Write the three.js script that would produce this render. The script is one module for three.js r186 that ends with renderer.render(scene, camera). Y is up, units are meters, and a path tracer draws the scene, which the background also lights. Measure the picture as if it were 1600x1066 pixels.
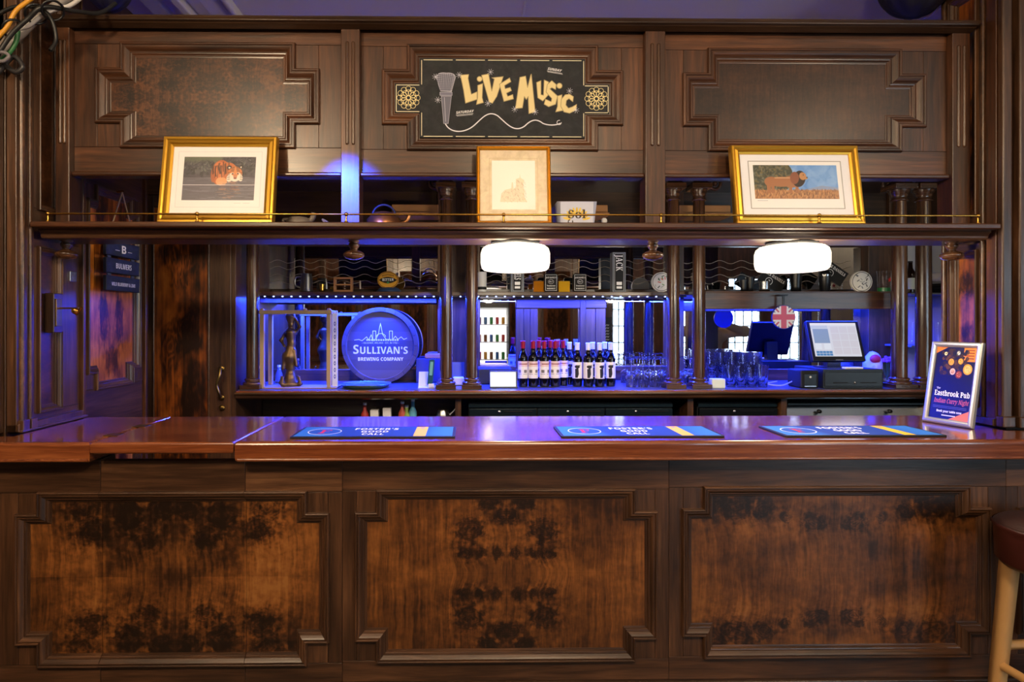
import * as THREE from 'three';
import { RoundedBoxGeometry } from 'three/addons/geometries/RoundedBoxGeometry.js';
import { mergeGeometries } from 'three/addons/utils/BufferGeometryUtils.js';
import { MarchingCubes } from 'three/addons/objects/MarchingCubes.js';
import { RectAreaLightUniformsLib } from 'three/addons/lights/RectAreaLightUniformsLib.js';

// ---------------------------------------------------------------- camera, sky, large lights, exposure
RectAreaLightUniformsLib.init();
const scene = new THREE.Scene();
const renderer = new THREE.WebGLRenderer();
renderer.toneMapping = THREE.LinearToneMapping;
renderer.toneMappingExposure = 1.0;
renderer.shadowMap.enabled = true;
const F = 944, CX = 743, CY = 505, EYE = 1.56, YAW = 0.0135;
const camera = new THREE.PerspectiveCamera(2 * Math.atan(533 / F) * 180 / Math.PI, 1600 / 1066, 0.05, 60);
camera.position.set(0, EYE, 0);
camera.rotation.set(0, -YAW, 0);
camera.setViewOffset(1600, 1066, 800 - CX, 533 - CY, 1600, 1066);
scene.add(camera);
scene.background = new THREE.Color(1.5, 1.9, 2.4);          // overcast daylight outside the windows
const WINDOWS = [[2.9, 3.22], [4.05, 4.65], [5.25, 5.95], [6.2, 6.9], [7.15, 7.9]];
for (const [x0, x1] of WINDOWS) {
  const l = new THREE.RectAreaLight(new THREE.Color(0.66, 0.85, 1.0), 11, x1 - x0, 1.95);
  l.position.set((x0 + x1) / 2, 1.5, 3.13); l.lookAt((x0 + x1) / 2, 1.5, -5); l.castShadow = true; scene.add(l);
}

// a point on the picture at a real depth -> place in the room (metres)
const PX = (px, d) => { const a = (px - CX) / F, t = d / (Math.cos(YAW) - a * Math.sin(YAW)); return t * (Math.sin(YAW) + a * Math.cos(YAW)); };
const PY = (py, d, px = 743) => { const a = (px - CX) / F, t = d / (Math.cos(YAW) - a * Math.sin(YAW)); return EYE + t * (CY - py) / F; };

// ---------------------------------------------------------------- helpers
let seed = 7;
const rnd = () => { seed = (seed * 1664525 + 1013904223) >>> 0; return seed / 4294967296; };
const taken = {};
const numbered = n => { const k = taken[n] = (taken[n] ?? -1) + 1; return k ? `${n}_${String(k).padStart(3, '0')}` : n; };
const autos = [];
function thing(name, label, category, group) {
  const o = new THREE.Group(); o.name = numbered(name); o.userData = { label, category };
  if (group) o.userData.group = group;
  scene.add(o); autos.push(o); return o;
}
function struct(name) { const o = new THREE.Group(); o.name = name; o.userData = { kind: 'structure' }; scene.add(o); autos.push(o); return o; }
function mesh(name, g, m, parent) {
  const o = new THREE.Mesh(Array.isArray(g) ? mergeGeometries(g.map(x => x.index ? x.toNonIndexed() : x)) : g, m);
  o.name = name; o.castShadow = o.receiveShadow = true; parent.add(o); return o;
}
function solo(name, g, m, label, category, group) {
  const o = mesh(numbered(name), g, m, scene); o.userData = { label, category }; if (group) o.userData.group = group; autos.push(o); return o;
}
function settle() {   // origin of every thing at its base
  for (const o of autos) {
    o.updateMatrixWorld(true);
    const b = new THREE.Box3().setFromObject(o), c = new THREE.Vector3((b.min.x + b.max.x) / 2, b.min.y, (b.min.z + b.max.z) / 2);
    if (o.userData.placed) continue;
    if (o.isMesh) { if (o.rotation.x || o.rotation.y || o.rotation.z) continue; o.geometry.translate(-c.x, -c.y, -c.z); }
    else for (const k of o.children) k.position.sub(c);
    o.position.add(c);
  }
}
// uv in metres; u runs along the grain
function boxUV(g0, axis = 'x', off = rnd()) {
  const g = g0.index ? g0.toNonIndexed() : g0, p = g.attributes.position, n = g.attributes.normal, uv = new Float32Array(p.count * 2);
  for (let i = 0; i < p.count; i++) {
    const x = p.getX(i), y = p.getY(i), z = p.getZ(i), ax = Math.abs(n.getX(i)), ay = Math.abs(n.getY(i)), az = Math.abs(n.getZ(i));
    let u, v;
    if (axis === 'x') { u = x; v = ay > az ? z : y; if (ax > ay && ax > az) { u = z; v = y; } }
    else if (axis === 'y') { u = y; v = ax > az ? z : x; if (ay > ax && ay > az) { u = x; v = z; } }
    else { u = z; v = ax > ay ? y : x; if (az > ax && az > ay) { u = x; v = y; } }
    uv[i * 2] = u + off * 3.7; uv[i * 2 + 1] = v + off * 5.3;
  }
  g.setAttribute('uv', new THREE.BufferAttribute(uv, 2)); return g;
}
const G = (w, h, d, r = 0.003) => new RoundedBoxGeometry(w, h, d, 1, Math.min(r, w / 2.01, h / 2.01, d / 2.01));
// box from corner to corner: x0..x1, y0..y1, depth d0 (near) .. d1 (far)
function box(x0, x1, y0, y1, d0, d1, axis = 'x', r = 0.003) {
  const g = G(Math.abs(x1 - x0), Math.abs(y1 - y0), Math.abs(d1 - d0), r);
  g.translate((x0 + x1) / 2, (y0 + y1) / 2, -(d0 + d1) / 2); return boxUV(g, axis);
}
// the same from picture pixels at depth d (near face), t thick
const pbox = (px0, px1, py0, py1, d, t, axis = 'x', r = 0.003) => box(PX(px0, d), PX(px1, d), PY(py1, d), PY(py0, d), d, d + t, axis, r);
function lathe(pts, seg = 24, x = 0, y = 0, z = 0) { const g = new THREE.LatheGeometry(pts.map(p => new THREE.Vector2(p[0], p[1])), seg); g.translate(x, y, z); return g; }
const cyl = (r0, r1, h, x, y, z, seg = 16) => { const g = new THREE.CylinderGeometry(r1, r0, h, seg); g.translate(x, y + h / 2, z); return g; };
function bar(a, b, r, seg = 8) {
  const A = new THREE.Vector3(...a), B = new THREE.Vector3(...b), L = A.distanceTo(B), g = new THREE.CylinderGeometry(r, r, L, seg);
  g.applyQuaternion(new THREE.Quaternion().setFromUnitVectors(new THREE.Vector3(0, 1, 0), B.clone().sub(A).normalize()));
  const m = A.add(B).multiplyScalar(0.5); g.translate(m.x, m.y, m.z); return g;
}
const tube = (pts, r, n = 40, seg = 8) => new THREE.TubeGeometry(new THREE.CatmullRomCurve3(pts.map(p => new THREE.Vector3(...p))), n, r, seg, false);
const ball = (r, x, y, z, s = 12) => { const g = new THREE.SphereGeometry(r, s, s >> 1); g.translate(x, y, z); return g; };
// mitred moulding round a path in the xy plane (interior on the left of the walk); profile [[inward, out]...]
function mould(P, prof, closed, z0) {
  const n = P.length, V = [], U = [], dir = (a, b) => { const dx = b[0] - a[0], dy = b[1] - a[1], l = Math.hypot(dx, dy); return [dx / l, dy / l]; };
  const m = P.map((p, i) => {
    const d1 = (closed || i > 0) ? dir(P[(i + n - 1) % n], p) : dir(p, P[i + 1]), d2 = (closed || i < n - 1) ? dir(p, P[(i + 1) % n]) : d1;
    const n1 = [-d1[1], d1[0]], n2 = [-d2[1], d2[0]], k = 1 + n1[0] * n2[0] + n1[1] * n2[1];
    return [(n1[0] + n2[0]) / k, (n1[1] + n2[1]) / k];
  });
  for (let i = 0; i < (closed ? n : n - 1); i++) {
    const j = (i + 1) % n, L = Math.hypot(P[j][0] - P[i][0], P[j][1] - P[i][1]); let s = 0; const o = rnd() * 4;
    for (let k = 0; k + 1 < prof.length; k++) {
      const q = (a, t) => [P[a][0] + m[a][0] * prof[t][0], P[a][1] + m[a][1] * prof[t][0], z0 + prof[t][1]];
      const A = q(i, k), B = q(j, k), C = q(j, k + 1), D = q(i, k + 1), s2 = s + Math.hypot(prof[k + 1][0] - prof[k][0], prof[k + 1][1] - prof[k][1]);
      V.push(...A, ...B, ...C, ...A, ...C, ...D); U.push(o, s + o, o + L, s + o, o + L, s2 + o, o, s + o, o + L, s2 + o, o, s2 + o); s = s2;
    }
  }
  const g = new THREE.BufferGeometry(); g.setAttribute('position', new THREE.Float32BufferAttribute(V, 3)); g.setAttribute('uv', new THREE.Float32BufferAttribute(U, 2));
  g.computeVertexNormals(); return g;
}
function inset(P, w) {
  const n = P.length; return P.map((p, i) => {
    const a = P[(i + n - 1) % n], b = P[(i + 1) % n], d = (u, v) => { const x = v[0] - u[0], y = v[1] - u[1], l = Math.hypot(x, y); return [x / l, y / l]; };
    const d1 = d(a, p), d2 = d(p, b), n1 = [-d1[1], d1[0]], n2 = [-d2[1], d2[0]], k = 1 + n1[0] * n2[0] + n1[1] * n2[1];
    return [p[0] + w * (n1[0] + n2[0]) / k, p[1] + w * (n1[1] + n2[1]) / k];
  });
}
// flat field of a panel with uv 0..1 over the box B (or its own)
function field(P, z, t, B) {
  const g = new THREE.ExtrudeGeometry(new THREE.Shape(P.map(p => new THREE.Vector2(...p))), { depth: t, bevelEnabled: false });
  g.translate(0, 0, z - t); const xs = P.map(p => p[0]), ys = P.map(p => p[1]);
  const b = B || [Math.min(...xs), Math.max(...xs), Math.min(...ys), Math.max(...ys)], p = g.attributes.position, uv = g.attributes.uv;
  for (let i = 0; i < p.count; i++) uv.setXY(i, (p.getX(i) - b[0]) / (b[1] - b[0]), (p.getY(i) - b[2]) / (b[3] - b[2]));
  return g;
}
// outline of a panel with stepped corners: arms X0..X1 x a0..a1, middle m0..m1 x Y0..Y1
const stepped = (X0, X1, m0, m1, Y0, Y1, a0, a1) => [[m0, Y0], [m1, Y0], [m1, a0], [X1, a0], [X1, a1], [m1, a1], [m1, Y1], [m0, Y1], [m0, a1], [X0, a1], [X0, a0], [m0, a0]];
const BOLECTION = [[-0.001, -0.004], [0, 0.011], [0.002, 0.015], [0.005, 0.017], [0.009, 0.017], [0.011, 0.015], [0.011, 0.011], [0.014, 0.011], [0.016, 0.0135], [0.020, 0.0135], [0.026, 0.010], [0.035, 0.002], [0.038, 0.002], [0.038, -0.002], [0.042, -0.003], [0.046, -0.008], [0.050, -0.008], [0.050, -0.011], [0.055, -0.012], [0.056, -0.022]];
const scaleProf = (p, k) => p.map(([a, b]) => [a * k, b]);

// ---------------------------------------------------------------- textures
const hash = (x, y, s) => { let h = (x * 374761393 + y * 668265263 + s * 1274126177) | 0; h = Math.imul(h ^ (h >>> 13), 1274126177); return ((h ^ (h >>> 16)) >>> 0) / 4294967296; };
function vn(x, y, px, py, s) {
  const X = Math.floor(x), Y = Math.floor(y); let fx = x - X, fy = y - Y; fx = fx * fx * (3 - 2 * fx); fy = fy * fy * (3 - 2 * fy);
  const m = (a, p) => ((a % p) + p) % p, a = hash(m(X, px), m(Y, py), s), b = hash(m(X + 1, px), m(Y, py), s), c = hash(m(X, px), m(Y + 1, py), s), d = hash(m(X + 1, px), m(Y + 1, py), s);
  return a + (b - a) * fx + (c - a) * fy + (a - b - c + d) * fx * fy;
}
const fbm = (x, y, px, py, s, o = 4) => { let v = 0, a = 0.5, t = 0; for (let i = 0; i < o; i++) { v += a * vn(x, y, px, py, s + i); t += a; a /= 2; x *= 2; y *= 2; px *= 2; py *= 2; } return v / t; };
const big = 1 << 20, N = (x, y, s, o) => fbm(x + 500, y + 500, big, big, s, o);
const mix = (a, b, t) => a + (b - a) * t, sm = (a, b, x) => { const t = Math.min(1, Math.max(0, (x - a) / (b - a))); return t * t * (3 - 2 * t); };
const ramp = (stops, t) => { t = Math.min(0.9999, Math.max(0, t)) * (stops.length - 1); const i = Math.floor(t), f = t - i; return [0, 1, 2].map(k => mix(stops[i][k], stops[i + 1][k], f)); };
function dataTex(w, h, fn, srgb = true, wrap = true) {
  const d = new Uint8Array(w * h * 4);
  for (let y = 0; y < h; y++) for (let x = 0; x < w; x++) { const c = fn(x / w, y / h), i = (y * w + x) * 4; d[i] = c[0]; d[i + 1] = c[1]; d[i + 2] = c[2]; d[i + 3] = 255; }
  const t = new THREE.DataTexture(d, w, h); if (srgb) t.colorSpace = THREE.SRGBColorSpace;
  t.magFilter = t.minFilter = THREE.LinearFilter; if (wrap) t.wrapS = t.wrapT = THREE.RepeatWrapping; t.needsUpdate = true; return t;
}
// straight-grained timber, one repeat = 1.25 m along the grain x 0.5 m across
function grain(stops, s) {
  const t = dataTex(1024, 512, (u, v) => {
    const w = fbm(u * 3, v * 6, 3, 6, s, 3) * 0.09, g = fbm(u * 5, (v + w) * 48, 5, 48, s + 20, 3), f = fbm(u * 24, v * 220, 24, 220, s + 40, 2), c = fbm(u * 2, v * 4, 2, 4, s + 60, 4);
    return ramp(stops, 0.12 + g * 0.42 + f * 0.22 + (c - 0.5) * 0.75);
  });
  t.repeat.set(0.8, 2); return t;
}
const relief = dataTex(512, 512, (u, v) => { const k = 255 * (0.55 * fbm(u * 10, v * 150, 10, 150, 5, 2) + 0.45 * fbm(u * 5, v * 12, 5, 12, 9, 3)); return [k, k, k]; }, false);
relief.repeat.set(0.8, 2);
// book-matched burr veneer: knots [u, v, r] in one quarter are mirrored left-right and top-bottom
function burr(s, knots, stops, o = {}) {
  const asp = o.asp || 1.6, half = o.half;
  return dataTex(o.w || 896, o.h || 560, (u, v) => {
    let a = half ? u : Math.abs(u - 0.5) * 2, b = o.single ? v : Math.abs(v - 0.5) * 2;
    const wa = a + (N(a * 5, b * 5, s, 3) - 0.5) * 0.08 + (N(u * 4, v * 4, s + 5, 3) - 0.5) * 0.05, wb = b + (N(a * 5, b * 5, s + 9, 3) - 0.5) * 0.1 + (N(u * 4, v * 4, s + 7, 3) - 0.5) * 0.06;
    let dark = 0, near = 0, ring = 0;
    for (const [ku, kv, r] of knots) {
      const d = Math.hypot((wa - ku) * asp, wb - kv) / r, k = 1 - sm(0.6, 1.2, d + (N(a * 26 * asp + b * 14, b * 26 - a * 14 * asp, s + 15, 3) - 0.5) * 0.9);
      dark = Math.max(dark, k); near += Math.exp(-d * d * 0.35); ring += k * Math.sin(d * 20 + N(a * 30, b * 30, s + 11, 2) * 9);
    }
    const st = N(u * 74 * asp + near * 1.6 + N(a * 3, b * 3, s, 2) * 1.8, v * 3.2 + near * 0.8, s + 2, 3), cloud = N(a * 3.2, b * 3.6, s + 3, 4), fine = N(u * 230, v * 26, s + 4, 2), mott = N(a * 17 * asp + b * 11, b * 17 - a * 11 * asp, s + 8, 4);
    let t = 0.60 + (st - 0.5) * 0.45 + (cloud - 0.5) * 0.6 + (N(u * 2.3, v * 2.1, s + 13, 3) - 0.5) * 0.7 + (fine - 0.5) * 0.16 + (mott - 0.5) * (0.18 + (o.mottle || 0) + 0.5 * Math.min(1, near)) - dark * 0.29 + ring * 0.10 - Math.min(0.2, near * 0.1);
    if (o.zone && u > o.zone[0] && u < o.zone[1]) t -= 0.13; if (o.tiles) t += (hash(Math.floor(u * o.tiles), v > 0.5 ? 1 : 0, s) - 0.5) * 0.22;
    const seam = Math.abs(u - 0.5) < 0.0012 || (!o.single && Math.abs(v - 0.5) < 0.0015) ? -0.12 : 0;
    return ramp(stops, t + (half ? 0 : seam));
  }, true, false);
}
function canvasTex(w, h, draw) {
  const c = document.createElement('canvas'); c.width = w; c.height = h; const x = c.getContext('2d'); draw(x, w, h);
  const t = new THREE.CanvasTexture(c); t.colorSpace = THREE.SRGBColorSpace; t.anisotropy = 4; return t;
}
const WALNUT = [[36, 21, 13], [58, 37, 23], [87, 57, 37], [114, 78, 51], [136, 96, 65]];
const MAHOG = [[60, 27, 14], [102, 50, 26], [140, 78, 42], [168, 104, 62]];
const BURR = [[28, 17, 11], [54, 31, 17], [94, 55, 25], [130, 79, 36], [152, 99, 50]];
const BURRD = [[24, 14, 10], [42, 24, 15], [64, 37, 22], [86, 50, 29], [102, 64, 40]];
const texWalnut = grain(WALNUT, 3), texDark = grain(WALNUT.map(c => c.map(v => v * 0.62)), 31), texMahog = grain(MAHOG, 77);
const varnish = (map, o = {}) => new THREE.MeshPhysicalMaterial({ map, roughness: 0.36, clearcoat: 0.35, clearcoatRoughness: 0.22, bumpMap: relief, bumpScale: 0.00035, side: THREE.DoubleSide, ...o });
const std = (color, roughness = 0.5, metalness = 0, o = {}) => new THREE.MeshPhysicalMaterial({ color, roughness, metalness, ...o });
const M = {
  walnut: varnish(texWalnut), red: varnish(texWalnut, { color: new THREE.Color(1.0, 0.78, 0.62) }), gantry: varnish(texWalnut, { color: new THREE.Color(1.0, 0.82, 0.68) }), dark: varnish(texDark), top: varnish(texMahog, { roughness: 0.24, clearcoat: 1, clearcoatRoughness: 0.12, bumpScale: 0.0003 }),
  column: varnish(texWalnut, { roughness: 0.25, clearcoat: 0.8, clearcoatRoughness: 0.1, bumpScale: 0.00012 }), bead: varnish(texWalnut, { roughness: 0.35, bumpMap: null }),
  brass: std(0xc89a48, 0.22, 1), oldBrass: std(0x8f7440, 0.35, 1), steel: std(0xb9bcc0, 0.25, 1), pewter: std(0x8d9094, 0.3, 1), black: std(0x0b0c10, 0.35), matt: std(0x101216, 0.7), mirror: std(0xd8dade, 0.015, 1),
  white: std(0xe6e6e4, 0.5), paper: std(0xf0eee8, 0.7), gold: std(0xd9a53a, 0.32, 0.85), plaster: std(0xcfc9c8, 0.9), solid: new THREE.MeshPhysicalMaterial({ color: 0xffffff, transmission: 1, roughness: 0.05, thickness: 0.003, ior: 1.5 }), glass: new THREE.MeshPhysicalMaterial({ color: 0xffffff, transmission: 1, roughness: 0.02, thickness: 0, ior: 1.5, side: THREE.DoubleSide }),
  pane: new THREE.MeshPhysicalMaterial({ color: 0xffffff, transmission: 1, roughness: 0.0, thickness: 0 }), beech: std(0xc79a63, 0.45), leather: std(0x3a1512, 0.38),
};
const print = (t, o = {}) => new THREE.MeshPhysicalMaterial({ map: t, roughness: 0.5, ...o });

// ---------------------------------------------------------------- burr veneers
const bm = (t, o = {}) => new THREE.MeshPhysicalMaterial({ map: t, roughness: 0.34, clearcoat: 0.4, clearcoatRoughness: 0.2, side: THREE.DoubleSide, ...o });
const VEN = {
  gate: bm(burr(11, [[0.58, 0.62, 0.2], [0.32, 0.8, 0.2], [0.2, 0.5, 0.16], [0.62, 0.95, 0.18], [0.1, 0.9, 0.14]], BURR, { tiles: 9, mottle: 0.1, zone: [0.26, 0.738] })),
  middle: bm(burr(23, [[0.27, 0.55, 0.18], [0.03, 0.76, 0.12], [0.3, 0.24, 0.08], [0.06, 0.28, 0.08], [0.19, 0.26, 0.06], [0.14, 0.95, 0.12]], BURR)),
  right: bm(burr(37, [[0.68, 0.86, 0.2], [0.14, 0.66, 0.12], [0.5, 0.8, 0.12], [0.86, 0.9, 0.16], [0.34, 0.7, 0.07]], BURR.map((c, i) => c.map(v => v * 0.92)), { mottle: 0.06 })),
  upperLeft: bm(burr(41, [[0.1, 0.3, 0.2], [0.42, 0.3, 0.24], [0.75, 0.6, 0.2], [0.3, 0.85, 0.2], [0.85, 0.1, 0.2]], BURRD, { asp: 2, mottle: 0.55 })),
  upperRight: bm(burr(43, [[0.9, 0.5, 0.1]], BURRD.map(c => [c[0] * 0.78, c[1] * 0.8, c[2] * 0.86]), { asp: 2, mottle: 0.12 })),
  door: bm(burr(53, [[0.36, 0.32, 0.12], [0.1, 0.12, 0.1], [0.5, 0.9, 0.14], [0.12, 0.7, 0.1]], [[40, 18, 7], [98, 46, 14], [158, 84, 24], [200, 118, 42], [224, 152, 72]], { asp: 0.55, single: true, w: 448, h: 896 })),
  facing: bm(burr(61, [[0.34, 0.86, 0.1], [0.62, 0.6, 0.1], [0.28, 0.55, 0.09], [0.7, 0.36, 0.14], [0.3, 0.2, 0.11], [0.72, 0.12, 0.13], [0.6, 0.9, 0.12]], [[34, 17, 8], [78, 38, 13], [134, 68, 20], [172, 94, 30], [190, 114, 46]], { asp: 0.36, single: true, half: true, w: 448, h: 896 })),
  rear: bm(burr(71, [[0.4, 0.4, 0.15], [0.1, 0.7, 0.12]], BURRD, { asp: 0.4, single: true, w: 256, h: 512 }), { roughness: 0.95, clearcoat: 0, specularIntensity: 0.2 }),
  pier: bm(burr(67, [[0.5, 0.42, 0.12], [0.4, 0.8, 0.1], [0.6, 0.15, 0.12]], [[30, 15, 8], [72, 36, 14], [118, 62, 20], [150, 84, 28], [166, 100, 40]], { asp: 0.2, single: true, half: true, w: 256, h: 896 })),
};

// a framed panel: rails, stiles, corner blocks, moulding, field; drawn in the xy plane at z and turned by xf
function panelled(parent, o) {
  const { x0, x1, y0, y1, P: [X0, X1, m0, m1, Y0, Y1, a0, a1], z, wood = M.walnut, fieldMat, k = 1, t = 0.022, xf, skip = {} } = o, e = 0.006, g = 0.0006;
  const put = (n, geo, m) => { if (xf) geo.applyMatrix4(xf); return mesh(n, geo, m, parent); };
  const b = (xa, xb, ya, yb, ax) => box(xa + g, xb - g, ya + g, yb - g, -z, -z + t, ax, 0.0012);
  if (y1 - Y1 > 0.004) put('rail', b(x0, x1, Y1 - e, y1, 'x'), wood);
  if (Y0 - y0 > 0.004) put('rail', b(x0, x1, y0, Y0 + e, 'x'), wood);
  if (X0 - x0 > 0.004) put('stile', b(x0, X0 + e, Y0 + e, Y1 - e, 'y'), wood);
  if (x1 - X1 > 0.004) put('stile', b(X1 - e, x1, Y0 + e, Y1 - e, 'y'), wood);
  if (m0 - X0 > 0.01) for (const [xa, xb] of [[X0 + e, m0 + e], [m1 - e, X1 - e]]) { put('corner_block', b(xa, xb, a1 - e, Y1 - e, 'y'), wood); put('corner_block', b(xa, xb, Y0 + e, a0 + e, 'y'), wood); }
  const poly = m0 - X0 > 0.01 ? stepped(X0, X1, m0, m1, Y0, Y1, a0, a1) : [[X0, Y0], [X1, Y0], [X1, Y1], [X0, Y1]], pr = scaleProf(BOLECTION, k);
  put('panel_moulding', mould(poly, pr, true, z), o.mouldMat || wood);
  if (fieldMat) put('panel', field(inset(poly, 0.053 * k), z - 0.014, 0.012), fieldMat);
  return poly;
}

// ---------------------------------------------------------------- the room
const H = 3.32;
{
  const f = struct('floor');
  const pm = [0, 1, 2].map(i => varnish(texDark, { color: new THREE.Color(0.9 + i * 0.15, 0.9 + i * 0.13, 0.88 + i * 0.12), roughness: 0.5, clearcoat: 0.1 }));
  mesh('subfloor', box(-4.2, 8.4, -0.2, -0.021, -3.2, 4.8), M.matt, f);
  for (let i = 0; i < 40; i++) { const z = -3.1 + i * 0.195; mesh('floor_board', box(-4.15, 8.35, -0.021, 0, z, z + 0.192, 'x', 0.002), pm[i % 3], f); }
  const c = struct('ceiling');
  mesh('plaster', box(-4.2, 8.4, H, H + 0.2, -3.2, 4.8), M.plaster, c);
  for (const [px, w, h] of [[228, 0.10, 0.03], [275, 0.05, 0.05], [322, 0.09, 0.035], [352, 0.03, 0.05], [1490, 0.08, 0.03]]) { const x = PX(px, 3.25); mesh('ceiling_moulding', box(x - w / 2, x + w / 2, H - h, H + 0.01, 2.4, 4.6, 'z', 0.012), M.plaster, c); }
  { const x = PX(822, 3.25); mesh('ceiling_joint', box(x - 0.006, x + 0.006, H - 0.006, H + 0.01, 2.4, 4.6, 'z', 0.002), M.plaster, c); }
  const wl = (name, ...b) => { const s = struct(name); mesh('wall_core', box(...b), M.dark, s); return s; };
  const wfl = wl('wall_front_left', -4.1, -1.935, 0, H, 2.55, 2.72, 'y');
  wl('wall_room_left', -4.2, -4.1, 0, H, -3.1, 2.72, 'y'); wl('wall_room_right', 8.3, 8.4, 0, H, -3.1, 2.77, 'y');
  wl('wall_bar_end_left', -2.3, -2.15, 0, H, 3.62, 4.75, 'y'); wl('wall_bar_end_right', 3.65, 3.75, 0, H, 2.75, 4.75, 'y');
  wl('wall_back', -2.15, 3.65, 0, H, 4.62, 4.75, 'x');
  // piers at the ends of the bar, with their strips and panels
  const L = struct('wall_left'), LX = -1.9, lx = new THREE.Matrix4().makeTranslation(LX, 0, 0).multiply(new THREE.Matrix4().makeRotationY(Math.PI / 2));
  const lb = (n, d0, d1, y0, y1, out, m = M.walnut, r = 0.004) => mesh(n, box(LX - 0.03, LX + out, y0, y1, d0, d1, 'y', r), m, L);
  mesh('wall_core', box(-2.15, LX - 0.03, 0, H, 2.55, 3.6, 'y'), M.dark, L);
  const bead = (d, out, r) => mesh('bead', bar([LX + out, 1.10, -d], [LX + out, 3.1, -d], r, 12), M.bead, L);
  lb('pilaster', 2.555, 2.66, 1.101, H, 0.012); bead(2.585, 0.012, 0.012); bead(2.632, 0.012, 0.01);
  const side = (xa, xb, ya, yb, w = 0.05) => [xa, xb, xa, xb, ya, yb, ya, yb];
  panelled(L, { x0: 2.662, x1: 2.985, y0: 1.101, y1: 1.93, P: side(2.69, 2.845, 1.16, 1.9), z: 0.0, fieldMat: M.red, k: 0.6, xf: lx });
  panelled(L, { x0: 2.662, x1: 2.985, y0: 2.0, y1: H, P: side(2.69, 2.845, 2.06, 3.1), z: 0.0, fieldMat: M.red, k: 0.6, xf: lx });
  lb('base_block', 2.555, 2.985, 1.101, 1.135, 0.022); lb('plinth_block', 2.565, 2.605, 1.101, 1.15, 0.034); lb('plinth_block', 2.615, 2.652, 1.101, 1.15, 0.034);
  lb('door_jamb', 2.985, 3.005, 0, 2.6, 0.02, M.red); lb('door_jamb', 3.575, 3.6, 0, 2.6, 0.012, M.red); lb('overdoor', 3.005, 3.575, 2.42, H, 0.0);
  lb('lower_panel', 2.56, 2.985, 0, 1.0, 0.0);
  // front face of the left pier
  const FL = struct('trim_1');
  for (const [x0, x1, o, m] of [[-2.02, -1.935, 0.03, M.walnut], [-2.16, -2.05, 0.015, M.red], [-2.30, -2.19, 0.03, M.walnut]]) mesh('pilaster_strip', box(x0, x1, 1.101, 2.62, 2.55 - o, 2.55, 'y', 0.006), m, FL);
  mesh('cornice', box(-2.5, -1.93, 2.62, 2.68, 2.44, 2.55, 'x', 0.015), M.dark, FL); mesh('cornice_bead', box(-2.5, -1.93, 2.58, 2.615, 2.49, 2.55, 'x', 0.01), M.dark, FL);
  // right pier
  const R = struct('wall_right'), RX = 2.36, rx = new THREE.Matrix4().makeTranslation(RX, 0, 0).multiply(new THREE.Matrix4().makeRotationY(-Math.PI / 2));
  mesh('wall_core', box(RX + 0.03, 2.56, 0, H, 2.65, 2.985, 'y'), M.dark, R);
  const rb = (n, d0, d1, y0, y1, out, m = M.walnut) => mesh(n, box(RX - out, RX + 0.03, y0, y1, d0, d1, 'y', 0.004), m, R);
  panelled(R, { x0: -2.98, x1: -2.71, y0: 1.101, y1: 1.93, P: side(-2.92, -2.755, 1.17, 1.9), z: 0, fieldMat: VEN.pier, k: 0.62, xf: rx });
  panelled(R, { x0: -2.98, x1: -2.71, y0: 2.0, y1: H, P: side(-2.92, -2.755, 2.06, 3.12), z: 0, fieldMat: VEN.pier, k: 0.62, xf: rx });
  rb('pilaster', 2.652, 2.705, 1.101, H, 0.012, M.red); rb('base_block', 2.652, 2.98, 1.101, 1.135, 0.025); rb('lower_panel', 2.652, 2.98, 0, 1.0, 0);
  for (const [d, r] of [[2.95, 0.012], [2.727, 0.01]]) mesh('bead', bar([RX - 0.006, 1.135, -d], [RX - 0.006, 3.2, -d], r, 12), M.bead, R);
  const FR = struct('wall_front_right');
  mesh('wall_core', box(4.1, 8.3, 0, H, 2.65, 2.77, 'y'), M.dark, FR); mesh('lintel', box(2.565, 4.1, 2.75, H, 2.65, 2.77, 'x'), M.dark, FR); mesh('lower_wall', box(2.565, 4.1, 0, 1.0, 2.65, 2.77, 'x'), M.dark, FR);
  for (const [x0, x1, o] of [[2.35, 2.395, 0.03], [2.412, 2.46, 0.045], [2.48, 2.56, 0.03]]) { mesh('pilaster_strip', box(x0, x1, 1.12, H, 2.65 - o, 2.65, 'y', 0.008), M.walnut, FR); mesh('plinth_block', box(x0 - 0.006, x1 + 0.006, 1.101, 1.15, 2.64 - o, 2.65, 'y', 0.006), M.walnut, FR); }
  // door in the left wall
  const D1 = struct('door_1');
  panelled(D1, { x0: 3.008, x1: 3.572, y0: 1.0, y1: 2.41, P: [3.045, 3.53, 3.115, 3.46, 1.215, 2.27, 1.30, 2.19], z: -0.006, fieldMat: VEN.door, k: 0.75, xf: lx });
  panelled(D1, { x0: 3.008, x1: 3.572, y0: 0.02, y1: 0.998, P: [3.045, 3.53, 3.115, 3.46, 0.15, 1.15 - 0.02, 0.25, 1.04].map((v, i) => i === 5 ? 1.0 - 0.02 + 0.0 : i === 7 ? 0.9 : v), z: -0.006, fieldMat: VEN.door, k: 0.75, xf: lx });
  mesh('door_core', box(LX - 0.028, LX - 0.026, 0.02, 2.41, 3.01, 3.57, 'y'), M.dark, D1);
  const rim = mesh('rim_lock', box(LX + 0.002, LX + 0.045, PY(520, 2.78), PY(459, 2.78), 2.735, 2.80, 'y', 0.004), M.dark, L);
  mesh('lock_plate', box(LX + 0.045, LX + 0.05, PY(510, 2.78), PY(468, 2.78), 2.745, 2.785, 'y', 0.002), M.oldBrass, rim);
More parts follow.
